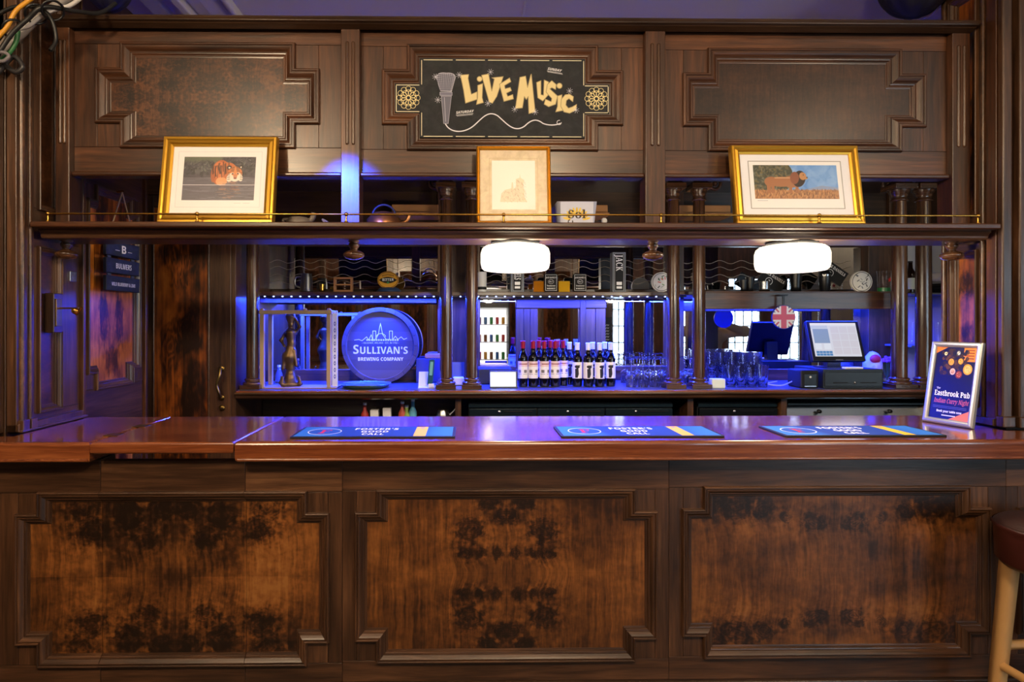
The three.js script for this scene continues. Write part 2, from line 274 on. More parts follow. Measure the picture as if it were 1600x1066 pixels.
  mesh('key', [bar([LX + 0.05, PY(482, 2.77), -2.768], [LX + 0.13, PY(482, 2.77), -2.775], 0.004), ball(0.016, LX + 0.115, PY(486, 2.77), -2.775), bar([LX + 0.118, PY(492, 2.77), -2.775], [LX + 0.145, PY(480, 2.77), -2.775], 0.006)].map(g => g.toNonIndexed()), M.brass, rim);
  lb('switch_plate', 2.905, 2.955, PY(441, 2.93), PY(425, 2.93), 0.008, M.steel);
  // door facing the room at the end of the back bar
  const D2 = struct('door_2'), X = px => PX(px, 3.9);
  mesh('stile', box(X(326), X(361), 0.02, 2.38, 3.9, 3.94, 'y', 0.004), M.walnut, D2); mesh('stile', box(-2.14, X(240), 0.02, 2.38, 3.9, 3.94, 'y', 0.004), M.walnut, D2);
  mesh('panel', field([[X(238), 0.2], [X(328), 0.2], [X(328), 2.3], [X(238), 2.3]], -3.908, 0.02), VEN.facing, D2);
  mesh('rail', box(X(240), X(326), 2.3, 2.38, 3.9, 3.94), M.walnut, D2); mesh('rail', box(X(240), X(326), 0.02, 0.2, 3.9, 3.94), M.walnut, D2);
  mesh('bead', bar([X(326), 0.2, -3.9], [X(326), 2.3, -3.9], 0.008), M.bead, D2); mesh('bead', bar([X(240), 0.2, -3.9], [X(240), 2.3, -3.9], 0.006), M.bead, D2);
  const hx = X(346), hy = y => PY(y, 3.9);
  const hd = mesh('door_handle', [tube([[hx - 0.008, hy(576), -3.888], [hx + 0.005, hy(574), -3.865], [hx + 0.012, hy(584), -3.845], [hx - 0.005, hy(600), -3.842], [hx + 0.008, hy(614), -3.848], [hx + 0.004, hy(621), -3.87], [hx - 0.006, hy(621), -3.888]], 0.009, 40), lathe([[0, 0.01], [0.018, 0.008], [0.02, 0]], 14).rotateX(Math.PI / 2).translate(hx, hy(576), -3.9), lathe([[0, 0.01], [0.018, 0.008], [0.02, 0]], 14).rotateX(Math.PI / 2).translate(hx, hy(621), -3.9)].map(g => g.toNonIndexed()), M.oldBrass, D2);
  mesh('lock_escutcheon', lathe([[0, 0.012], [0.012, 0.012], [0.019, 0.006], [0.02, 0]], 16).rotateX(Math.PI / 2).translate(hx + 0.004, hy(637), -3.9), M.oldBrass, D2);
  const W2 = struct('wall_bar_left'); mesh('overdoor', box(-2.14, X(361), 2.385, H, 3.9, 3.95, 'x'), M.walnut, W2); mesh('side_panel', box(X(361), X(361) + 0.03, 0, H, 3.9, 4.6, 'y'), M.walnut, W2);
}
{ // wall behind the photographer, with its windows
  const W = struct('wall_rear'), z0 = 3.0, z1 = 3.15, ya = 0.5, yb = 2.5;
  const seg = (x0, x1, y0, y1) => mesh('wall_core', box(x0, x1, y0, y1, -z1, -z0, 'y', 0.002), M.red, W);
  let x = -4.15; for (const [a, b] of WINDOWS) { seg(x, a, 0, H); seg(a, b, 0, ya); seg(a, b, yb, H); x = b; } seg(x, 8.35, 0, H);
  for (let i = 0; i < 9; i++) {
    const xc = -3.6 + i * 0.72; if (xc > 2.4) break;
    mesh('pilaster', box(xc - 0.05, xc + 0.05, 0, H, -z0, -z0 + 0.04, 'y', 0.01), M.walnut, W);
    mesh('panel', field([[xc + 0.09, 0.9], [xc + 0.63, 0.9], [xc + 0.63, 2.6], [xc + 0.09, 2.6]], 0, 0.02).rotateY(Math.PI).translate(2 * xc + 0.72, 0, z0 - 0.02), VEN.rear, W);
  }
  mesh('dado_rail', box(-4.1, 2.7, 0.8, 0.86, -z0, -z0 + 0.03, 'x', 0.01), M.walnut, W);
  WINDOWS.forEach(([a, b], n) => {
    const s = struct(`window_${n + 1}`);
    for (const [p, q, r, t] of [[a, a + 0.045, ya, yb], [b - 0.045, b, ya, yb], [a, b, ya, ya + 0.05], [a, b, yb - 0.05, yb]]) mesh('frame', box(p, q, r, t, -3.12, -3.02, 'y', 0.006), M.walnut, s);
    mesh('pane', new THREE.PlaneGeometry(b - a - 0.08, yb - ya - 0.08).rotateY(Math.PI).translate((a + b) / 2, (ya + yb) / 2, 3.08), M.pane, s);
    const nx = Math.max(2, Math.round((b - a) / 0.2));
    for (let i = 1; i < nx; i++) mesh('lead_bar', box(a + (b - a) * i / nx - 0.013, a + (b - a) * i / nx + 0.013, ya, yb, -3.075, -3.055, 'y', 0.002), M.matt, s);
    for (let j = 1; j < 6; j++) mesh('lead_bar', box(a, b, ya + (yb - ya) * j / 6 - 0.013, ya + (yb - ya) * j / 6 + 0.013, -3.075, -3.055, 'x', 0.002), M.matt, s);
    mesh('window_sill', box(a - 0.05, b + 0.05, ya - 0.04, ya, -3.04, -2.9, 'x', 0.008), M.walnut, s);
  });
}
// daylight outside falls from the open sky; the street beyond the glass
{ const s = struct('ground_outside'); mesh('pavement', box(-6, 12, -0.15, -0.05, -9, -3.3), std(0x8a8c8c, 0.9), s); }

// ---------------------------------------------------------------- bar counter
const FACE = 2.43, CT = PY(690, 2.36), FB = PY(722, 2.36);
const fx = px => PX(px, FACE), fy = py => PY(py, FACE);
const pan = (a, b, c, d, e, f, g, h) => [fx(a), fx(b), fx(c), fx(d), fy(f), fy(e), fy(h), fy(g)];
const SK = 0.12, YT = FB - 0.002;
const carcass = (o, x0, x1, d1 = 2.94) => { mesh('carcass', box(x0, x1, 0.02, YT, FACE + 0.024, d1, 'x'), M.dark, o); mesh('plinth', box(x0, x1, 0, SK, FACE - 0.018, FACE + 0.03, 'x', 0.006), M.dark, o); };
{
  const s1 = fx(157), s2 = fx(383), XL = -2.75, XJ = fx(535);
  const P1 = pan(26, 515, 60, 480, 766, 1037, 800, 1002), [X0, X1, m0, m1, Y0, Y1, a0, a1] = P1, poly = stepped(...P1), Q = inset(poly, 0.043), pr = scaleProf(BOLECTION, 0.82), z = -FACE, e = 0.006, g = 0.001;
  const B = [Q[10][0], Q[3][0], Q[0][1], Q[6][1]];
  const b = (xa, xb, ya, yb, ax) => box(xa + g, xb - g, ya + g, yb - g, FACE, FACE + 0.022, ax, 0.0012);
  const cl = thing('bar_counter', 'short dark panelled counter end fixed beside the hinged gate', 'bar counter');
  mesh('rail', b(XL, s1, Y1 - e, YT, 'x'), M.walnut, cl); mesh('rail', b(XL, s1, SK, Y0 + e, 'x'), M.walnut, cl); mesh('stile', b(XL, X0 + e, Y0 + e, Y1 - e, 'y'), M.walnut, cl);
  mesh('corner_block', b(X0 + e, m0 + e, a1 - e, Y1 - e, 'y'), M.walnut, cl); mesh('corner_block', b(X0 + e, m0 + e, Y0 + e, a0 + e, 'y'), M.walnut, cl);
  mesh('panel_moulding', mould([[s1 - g, Y1], [m0, Y1], [m0, a1], [X0, a1], [X0, a0], [m0, a0], [m0, Y0], [s1 - g, Y0]], pr, false, z), M.walnut, cl);
  mesh('panel', field([[s1 - g, Q[0][1]], [s1 - g, Q[6][1]], Q[7], Q[8], Q[9], Q[10], Q[11], Q[0]], z - 0.014, 0.008, B), VEN.gate, cl);
  mesh('carcass', box(XL, s1 - 0.003, 0.02, YT, FACE + 0.024, 2.54, 'x'), M.dark, cl); mesh('plinth', box(XL, s1 - g, 0, SK, FACE - 0.018, FACE + 0.022, 'x', 0.006), M.dark, cl);
  const gt = thing('bar_gate', 'hinged panelled gate in the counter front below the lifting flap', 'gate');
  const u1 = s1 + g, u2 = s2 - g;
  mesh('rail', b(s1, s2, Y1 - e, YT - 0.004, 'x'), M.walnut, gt); mesh('rail', b(s1, s2, SK - 0.02, Y0 + e, 'x'), M.walnut, gt);
  mesh('panel_moulding', mould([[u2, Y1], [u1, Y1]], pr, false, z), M.walnut, gt); mesh('panel_moulding', mould([[u1, Y0], [u2, Y0]], pr, false, z), M.walnut, gt);
  mesh('panel', field([[u1, Q[0][1]], [u2, Q[0][1]], [u2, Q[6][1]], [u1, Q[6][1]]], z - 0.014, 0.008, B), VEN.gate, gt);
  mesh('gate_back', box(s1 + 0.003, s2 - 0.003, SK, YT - 0.005, FACE + 0.024, FACE + 0.04, 'x'), M.dark, gt); mesh('plinth', box(u1, u2, 0.01, SK - 0.022, FACE - 0.012, FACE + 0.022, 'x', 0.004), M.dark, gt);
  const c = thing('bar_counter', 'long dark walnut bar counter with burr panels and stepped mouldings', 'bar counter');
  mesh('rail', b(s2, XJ, Y1 - e, YT, 'x'), M.walnut, c); mesh('rail', b(s2, XJ, SK, Y0 + e, 'x'), M.walnut, c); mesh('stile', b(X1 - e, XJ, Y0 + e, Y1 - e, 'y'), M.walnut, c);
  mesh('corner_block', b(m1 - e, X1 - e, a1 - e, Y1 - e, 'y'), M.walnut, c); mesh('corner_block', b(m1 - e, X1 - e, Y0 + e, a0 + e, 'y'), M.walnut, c);
  mesh('panel_moulding', mould([[s2 + g, Y0], [m1, Y0], [m1, a0], [X1, a0], [X1, a1], [m1, a1], [m1, Y1], [s2 + g, Y1]], pr, false, z), M.walnut, c);
  mesh('panel', field([[s2 + g, Q[0][1]], Q[1], Q[2], Q[3], Q[4], Q[5], Q[6], [s2 + g, Q[6][1]]], z - 0.014, 0.008, B), VEN.gate, c);
  panelled(c, { x0: XJ, x1: fx(1045), y0: SK, y1: YT, P: pan(555, 1026, 588, 992, 764, 1034, 799, 1000), z, fieldMat: VEN.middle, k: 0.82 });
  panelled(c, { x0: fx(1045), x1: fx(1572), y0: SK, y1: YT, P: pan(1065, 1546, 1098, 1514, 761, 1031, 796, 996), z, fieldMat: VEN.right, k: 0.82 });
  panelled(c, { x0: fx(1572), x1: 3.3, y0: SK, y1: YT, P: pan(1588, 1900, 1620, 1870, 761, 1031, 796, 996), z, fieldMat: VEN.middle, k: 0.82 });
  mesh('carcass', box(s2 + 0.003, 2.34, 0.02, YT, FACE + 0.024, 2.94, 'x'), M.dark, c); mesh('plinth', box(s2 + g, 3.3, 0, SK, FACE - 0.018, FACE + 0.022, 'x', 0.006), M.dark, c);
  // tops
  const slab = (pts, y0, y1, r) => {
    const gg = new THREE.ExtrudeGeometry(new THREE.Shape(pts.map(p => new THREE.Vector2(...p))), { depth: y1 - y0 - 2 * r, bevelEnabled: true, bevelSize: r, bevelThickness: r, bevelSegments: 5, bevelOffset: -r, curveSegments: 4 });
    gg.rotateX(-Math.PI / 2); gg.translate(0, y0 + r, 0); return boxUV(gg, 'x');
  };
  const xa = PX(141, 2.36), xb = PX(366, 2.36), LXe = -1.895;
  const t1 = thing('bar_worktop', 'short fixed end of the polished bar top against the left pier', 'worktop');
  mesh('slab', slab([[XL, 2.36], [xa - 0.002, 2.36], [xa - 0.002, 3.01], [LXe + 0.03, 3.01], [LXe + 0.03, 2.5], [XL, 2.5]], FB, CT, 0.014), M.top, t1);
  mesh('edge_bead', bar([XL, FB + 0.01, -2.362], [xa - 0.01, FB + 0.01, -2.362], 0.007), M.top, t1);
  mesh('end_rail', box(LXe + 0.002, LXe + 0.03, CT, CT + 0.012, 2.56, 3.0, 'z', 0.004), M.walnut, t1);
  const t2 = thing('bar_flap', 'thin lifting flap of the polished bar top above the gate', 'flap');
  mesh('slab', slab([[xa + 0.002, 2.355], [xb - 0.002, 2.355], [xb - 0.002, 3.01], [xa + 0.002, 3.01]], PY(708, 2.36), CT, 0.01), M.top, t2);
  for (const k of [0.15, 0.5]) mesh('hinge', box(xa - 0.03, xa + 0.03, CT, CT + 0.0025, 2.4 + k * 0.6, 2.46 + k * 0.6, 'z', 0.001), M.oldBrass, t2);
  const t3 = thing('bar_worktop', 'long polished mahogany bar top holding the three bar mats', 'worktop');
  mesh('slab', slab([[xb + 0.002, 2.36], [3.3, 2.36], [3.3, 2.58], [2.325, 2.58], [2.325, 3.01], [xb + 0.002, 3.01]], FB, CT, 0.016), M.top, t3);
  mesh('edge_bead', bar([xb + 0.012, FB + 0.01, -2.362], [3.29, FB + 0.01, -2.362], 0.007), M.top, t3);
}

// ---------------------------------------------------------------- gantry over the bar
const GD = 2.80;
{
  const g = thing('bar_gantry', 'walnut gantry over the bar with panelled frieze, shelf and brass rail', 'gantry');
  const x = px => PX(px, GD), y = py => PY(py, GD), yT = y(41), yB = y(271), xl = -1.868, xr = 2.328;
  const posts = [[85, 116], [535, 564], [1005, 1036], [1479, 1509]].map(([a, b]) => [x(a), x(b)]); posts[0][0] = xl; posts[3][1] = xr;
  const shT = PY(347, 2.6), shB = PY(356, 2.6), apB = PY(372, 2.68);
  for (const [a, b] of posts) {
    const p = mesh('post', box(a, b, shT, yT, GD - 0.035, GD + 0.06, 'y', 0.004), M.gantry, g);
    for (const s of [0.34, 0.66]) { const c = new THREE.CapsuleGeometry(0.0085, y(74) - y(228), 4, 10); c.scale(1, 1, 0.8); c.translate(a + (b - a) * s, (y(74) + y(228)) / 2, -(GD - 0.035)); mesh('reed', boxUV(c, 'y'), M.column, p); }
  }
  const Pn = (a, b, c, d, e, f, gg, h) => [x(a), x(b), x(c), x(d), y(f), y(e), y(h), y(gg)];
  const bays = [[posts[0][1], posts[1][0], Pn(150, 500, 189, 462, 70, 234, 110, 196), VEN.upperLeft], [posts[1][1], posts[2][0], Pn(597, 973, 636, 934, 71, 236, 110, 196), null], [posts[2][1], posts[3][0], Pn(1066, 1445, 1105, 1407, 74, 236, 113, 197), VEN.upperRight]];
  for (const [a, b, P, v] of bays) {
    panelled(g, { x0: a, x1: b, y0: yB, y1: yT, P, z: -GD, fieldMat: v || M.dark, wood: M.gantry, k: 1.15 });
    mesh('back_board', box(a, b, yB, yT, GD + 0.03, GD + 0.05, 'x'), M.dark, g);
    mesh('lower_bead', box(a - 0.002, b + 0.002, yB - 0.022, yB, GD - 0.022, GD + 0.05, 'x', 0.009), M.gantry, g);
  }
  const cor = mould([[xr, 0], [xl, 0]], [[0, 0], [0, 0.09], [0.008, 0.094], [0.016, 0.088], [0.019, 0.07], [0.023, 0.066], [0.028, 0.05], [0.034, 0.034]], false, 0);
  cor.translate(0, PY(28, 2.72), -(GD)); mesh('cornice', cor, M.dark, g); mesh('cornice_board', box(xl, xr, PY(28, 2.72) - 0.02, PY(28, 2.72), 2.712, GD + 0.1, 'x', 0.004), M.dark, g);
  const shx = PX(40, 2.6), sh = mesh('shelf', box(Math.max(shx, -1.868), xr, shB, shT, 2.6, 2.95, 'x', 0.007), M.red, g);
  const ap = mould([[xr, 0], [xl, 0]], [[0, 0.02], [0.006, 0.022], [0.012, 0.014], [0.022, 0.006], [0.03, 0.004], [0.036, 0.0], [0.04, -0.02]], false, 0); ap.translate(0, shB, -2.675);
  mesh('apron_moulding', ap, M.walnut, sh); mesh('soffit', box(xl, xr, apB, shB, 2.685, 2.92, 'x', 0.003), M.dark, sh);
  // turned drops below the shelf
  for (const px of [104, 553, 1020, 1487]) mesh('turned_drop', lathe([[0, -0.086], [0.018, -0.086], [0.04, -0.078], [0.0485, -0.066], [0.046, -0.056], [0.032, -0.047], [0.018, -0.042], [0.016, -0.037], [0.02, -0.03], [0.025, -0.022], [0.024, -0.012], [0.018, -0.007], [0.026, -0.003], [0.026, 0]], 28, PX(px, 2.79), apB, -2.79), M.column, g);
  // brass gallery rail
  const ry = PY(335.5, 2.62), rail = mesh('gallery_rail', bar([PX(74, 2.62), ry, -2.62], [PX(1528, 2.62), ry, -2.62], 0.0042, 10), M.brass, g);
  for (const px of [75, 308, 541, 787, 1033, 1280, 1528]) mesh('rail_post', [cyl(0.011, 0.009, 0.005, PX(px, 2.62), shT, -2.62), cyl(0.005, 0.004, ry - shT, PX(px, 2.62), shT, -2.62), ball(0.0095, PX(px, 2.62), ry, -2.62)], M.brass, rail);
}

// ---------------------------------------------------------------- back bar
const BT = 1.128, BD = 4.6;
const etch = new THREE.MeshPhysicalMaterial({ color: 0xb0a294, roughness: 0.5 });
const ledDot = new THREE.MeshStandardMaterial({ color: 0x8090ff, emissive: new THREE.Color(0.35, 0.45, 1), emissiveIntensity: 6 });
{
  const b = thing('back_bar', 'dark wooden back bar with mirrors, shelves and slim turned columns', 'back bar');
  const xL = PX(362, 3.9) + 0.03, xR = 3.6;
  // worktop with moulded edge, cupboards below
  mesh('worktop', box(xL, xR, BT - 0.03, BT - 0.002, 3.885, BD, 'x', 0.006), M.top, b); mesh('worktop_surface', box(xL, xR, BT - 0.002, BT, 3.92, 4.56, 'x', 0.0008), std(0x53545a, 0.3), b);
  const ed = mould([[xR, 0], [xL, 0]], [[0, 0.02], [0.008, 0.024], [0.016, 0.018], [0.02, 0.008], [0.036, 0.004], [0.04, 0], [0.05, -0.02]], false, 0); ed.translate(0, BT - 0.012, -3.89); mesh('edge_moulding', ed, M.walnut, b);
  mesh('carcass', box(xL, xR, 0.05, 0.2, 3.98, BD, 'x'), M.dark, b); mesh('back_panel', box(xL, xR, 0.2, BT - 0.03, 4.4, BD, 'x'), M.dark, b);
  for (const px of [365, 716, 1078, 1224, 1450]) { const X = PX(px, 3.96); mesh('upright', box(X - 0.02, X + 0.02, 0.05, BT - 0.03, 3.95, 4.4, 'y'), M.walnut, b); }
  // back boarding, stiles and mirrors
  const X = px => PX(px, 4.55), Y = py => PY(py, 4.55), st = (n, a, c, d, e, t = 0.05, m = M.walnut, ax = 'y') => mesh(n, box(X(a), X(c), Y(e), Y(d), 4.57 - t, 4.58, ax, 0.005), m, b);
  mesh('backing', box(xL, xR, BT, H - 0.01, 4.585, 4.615, 'x'), M.dark, b);
  const bays = [[408, 684], [750, 1040], [1066, 1384]], sh = 455;
  for (const [a, c] of [[364, 408], [684, 750], [1040, 1066], [1384, 1412]]) st('pilaster', a, c, 150, 606, 0.06);
  st('skirting', 364, 1412, 577, 608, 0.035, M.walnut, 'x');
  for (const [a, c] of bays) {
    st('mirror_rail', a, c, 374, 385, 0.04, M.walnut, 'x'); st('frieze', a, c, 150, 374, 0.03, M.dark, 'x');
    mesh('mirror', box(X(a), X(c), Y(452), Y(385), 4.56, 4.58, 'x', 0.001), M.mirror, b);
  }
  // lower mirrors
  const mir = (a, c, y0 = 464, y1 = 577) => mesh('mirror', box(X(a), X(c), Y(y1), Y(y0), 4.56, 4.58, 'x', 0.001), M.mirror, b);
  mir(408, 684); mir(750, 806); mir(840, 905); mir(946, 1040); mir(1066, 1082); mir(1082, 1346);
  for (const [a, c] of [[806, 818], [818, 828], [828, 840], [905, 914], [914, 930], [930, 946]]) st('mirror_stile', a, c, 458, 590, 0.03 + 0.03 * ((a / 2) % 3 > 1));
  st('mirror_rail', 806, 946, 458, 482, 0.055, M.walnut, 'x'); st('mirror_rail', 750, 806, 572, 579, 0.05, M.walnut, 'x'); st('mirror_rail', 946, 1040, 572, 579, 0.05, M.walnut, 'x');
  st('side_board', 1346, 1384, 385, 590, 0.1);
  // wavy lines etched on the upper mirrors
  for (const [a, c] of [[408, 684], [750, 1040], [1066, 1330]]) for (const py of [409, 419, 431, 441]) {
    const p = []; const n = 40; for (let i = 0; i <= n; i++) { const px = a + (c - a) * i / n; p.push([X(px), Y(py + 2.6 * Math.sin((px - a) / 34 * 2 * Math.PI)), -4.5585]); }
    const t = tube(p, 0.0016, 110, 5); t.scale(1, 1, 1); mesh('etched_line', t, etch, b);
  }
  // shelf with LED strip below
  const SY = PY(456, 4.25);
  const shelf = (x0, x1, d0, t) => mesh('shelf', box(x0, x1, SY - t, SY, d0, 4.57, 'x', 0.004), M.walnut, b);
  const s1 = shelf(X(366), X(1052), 4.25, 0.028), s2 = shelf(PX(1062, 4.15), PX(1392, 4.15), 4.15, 0.026);
  mesh('shelf_lip', box(X(408), X(684), SY - 0.075, SY - 0.028, 4.36, 4.38, 'x', 0.003), M.walnut, s1);
  mesh('shelf_fascia', box(PX(1100, 4.13), PX(1392, 4.13), PY(483, 4.13), SY - 0.01, 4.13, 4.16, 'x', 0.004), M.walnut, s2);
  const led = mesh('led_strip', box(X(368), X(1050), SY - 0.036, SY - 0.028, 4.25, 4.262, 'x', 0.002), M.black, s1);
  for (let i = 0; i < 49; i++) { const px = 372 + i * 13.9; if (px > 1040) break; mesh('led', box(PX(px, 4.25) - 0.006, PX(px, 4.25) + 0.006, SY - 0.0375, SY - 0.031, 4.246, 4.254, 'x', 0.002), ledDot, s1); }
  for (const [a, c, d, k] of [[372, 690, 4.256, 1], [735, 1046, 4.256, 1], [1066, 1390, 4.19, 0.8]]) {
    const l = new THREE.RectAreaLight(new THREE.Color(0.010, 0.034, 1), 1650 * k, PX(c, d) - PX(a, d), 0.02);
    l.position.set((PX(a, d) + PX(c, d)) / 2, SY - 0.045, -d); l.lookAt(l.position.x, 0, -d - 0.02); scene.add(l);
  }
  // columns
  const cd = 4.0, cTop = PY(283, cd);
  for (const px of [395, 697, 737, 1052, 1092, 1405, 1443]) {
    const x = PX(px, cd), r = px > 1400 ? 0.047 : 0.041, h = cTop - BT;
    const c = mesh('column', boxUV(lathe([[r, 0.07], [r * 1.02, h * 0.35], [r * 0.97, h * 0.7], [r * 0.9, h - 0.1]], 28, x, BT, -cd), 'y'), M.column, b);
    mesh('column_base', [box(x - r * 1.6, x + r * 1.6, BT, BT + 0.03, cd - r * 1.6, cd + r * 1.6, 'x', 0.004), lathe([[r * 1.5, 0.03], [r * 1.55, 0.036], [r * 1.5, 0.044], [r * 1.15, 0.048], [r * 1.2, 0.055], [r * 1.32, 0.06], [r * 1.2, 0.067], [r, 0.072], [r, 0.08]], 28, x, BT, -cd)], M.column, c);
    mesh('capital', [lathe([[r * 0.9, h - 0.13], [r * 1.1, h - 0.128], [r * 1.15, h - 0.12], [r * 0.95, h - 0.112], [r, h - 0.1], [r * 1.1, h - 0.085], [r * 1.28, h - 0.07], [r * 1.35, h - 0.055]], 28, x, BT, -cd), box(x - r * 1.6, x + r * 1.6, BT + h - 0.056, BT + h - 0.02, cd - r * 1.6, cd + r * 1.6, 'x', 0.003), new THREE.ConeGeometry(r * 1.9, 0.06, 4).rotateY(Math.PI / 4).translate(x, BT + h + 0.01, -cd)], M.column, c);
  }
  // entablature carried by the columns
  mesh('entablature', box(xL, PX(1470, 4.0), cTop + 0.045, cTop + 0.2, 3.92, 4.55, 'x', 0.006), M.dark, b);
  for (const px of [680, 1117, 1388]) { const t = new THREE.TorusGeometry(0.04, 0.012, 8, 20); t.translate(PX(px, 4.2), PY(286, 4.2), -4.2); mesh('carved_rosette', [t, ball(0.018, PX(px, 4.2), PY(286, 4.2), -4.2), bar([PX(px, 4.2), PY(286, 4.2) + 0.03, -4.2], [PX(px, 4.2), cTop + 0.06, -4.2], 0.01)].map(q => q.toNonIndexed()), M.column, b); }
}

// ---------------------------------------------------------------- lamps
const opal = new THREE.MeshStandardMaterial({ color: 0xfff6e6, emissive: new THREE.Color(1, 0.9, 0.72), emissiveIntensity: 1.25, roughness: 0.3 });
const shT = PY(347, 2.6), soffit = PY(372, 2.68);
[[805, 'ribbed opal drum lamp under the gantry beside the central column pair'], [1237, 'ribbed opal drum lamp under the gantry above the till']].forEach(([px, label]) => {
  const x = PX(px, 2.79), z = -2.79, t = thing('drum_lamp', label, 'lamp', 'opal drum lamps under the gantry shelf');
  const top = soffit - 0.012, g = lathe([[0, -0.127], [0.11, -0.127], [0.142, -0.122], [0.152, -0.112], [0.157, -0.09], [0.157, -0.045], [0.15, -0.022], [0.135, -0.01], [0.1, -0.004], [0.08, 0]], 96, x, top, z), p = g.attributes.position;
  for (let i = 0; i < p.count; i++) { const dx = p.getX(i) - x, dz = p.getZ(i) - z, r = Math.hypot(dx, dz); if (r > 0.1) { const k = 1 + 0.02 * Math.cos(Math.atan2(dz, dx) * 32); p.setX(i, x + dx * k); p.setZ(i, z + dz * k); } }
  g.computeVertexNormals(); mesh('lamp_glass', g, opal, t);
  mesh('lamp_cap', lathe([[0.078, -0.004], [0.1, -0.002], [0.112, 0.003], [0.112, 0.012], [0, 0.012]], 32, x, top, z), M.black, t);
  const l = new THREE.PointLight(new THREE.Color(1, 0.83, 0.6), 2.5, 0, 2); l.position.set(x, top - 0.07, z); l.shadow.radius = 4; l.castShadow = true; scene.add(l);
});
const globeMat = new THREE.MeshStandardMaterial({ color: 0xfff2dc, emissive: new THREE.Color(1, 0.8, 0.5), emissiveIntensity: 3 });
[[-1.6, 2.85, -0.2, 12, 'opal globe pendant over the room by the panelled wall'], [0.6, 2.85, -0.1, 10.2, 'opal globe pendant over the middle of the room'], [3.0, 2.85, -0.2, 4, 'opal globe pendant over the room by the windows']].forEach(([x, y, z, I, label]) => {
  const t = thing('globe_pendant', label, 'lamp', 'globe pendants in the room'); mesh('globe', ball(0.13, x, y, z, 24), globeMat, t); mesh('rod', bar([x, y + 0.12, z], [x, H, z], 0.008), M.oldBrass, t); mesh('rose', cyl(0.05, 0.05, 0.02, x, H - 0.02, z), M.oldBrass, t);
  const l = new THREE.PointLight(new THREE.Color(1, 0.76, 0.48), I, 0, 2); l.position.set(x, y, z); l.shadow.radius = 6; l.castShadow = true; scene.add(l);
});
{ // small blue stage lamp on the ceiling, aimed at the gantry
  const t = thing('stage_lamp', 'small black stage lamp with a blue lens on the ceiling', 'lamp'), p = new THREE.Vector3(-1.1, 2.95, -0.55), q = new THREE.Vector3(PX(545, 2.76), PY(305, 2.76), -2.76), d = q.clone().sub(p).normalize(), at = k => p.clone().addScaledVector(d, k).toArray();
  mesh('housing', [bar(at(-0.22), at(0), 0.06, 20)], M.matt, t); mesh('lens', bar(at(-0.01), at(0.004), 0.05, 20), new THREE.MeshStandardMaterial({ color: 0x2030ff, emissive: new THREE.Color(0.05, 0.12, 1), emissiveIntensity: 4 }), t); mesh('yoke', bar(at(-0.12), [p.x, H, p.z], 0.01), M.matt, t);
  const l = new THREE.SpotLight(new THREE.Color(0.012, 0.05, 1), 330, 0, 0.07, 0.9, 2); l.position.fromArray(at(0.02)); l.target.position.copy(q); l.castShadow = true; l.shadow.radius = 2; scene.add(l, l.target);
}

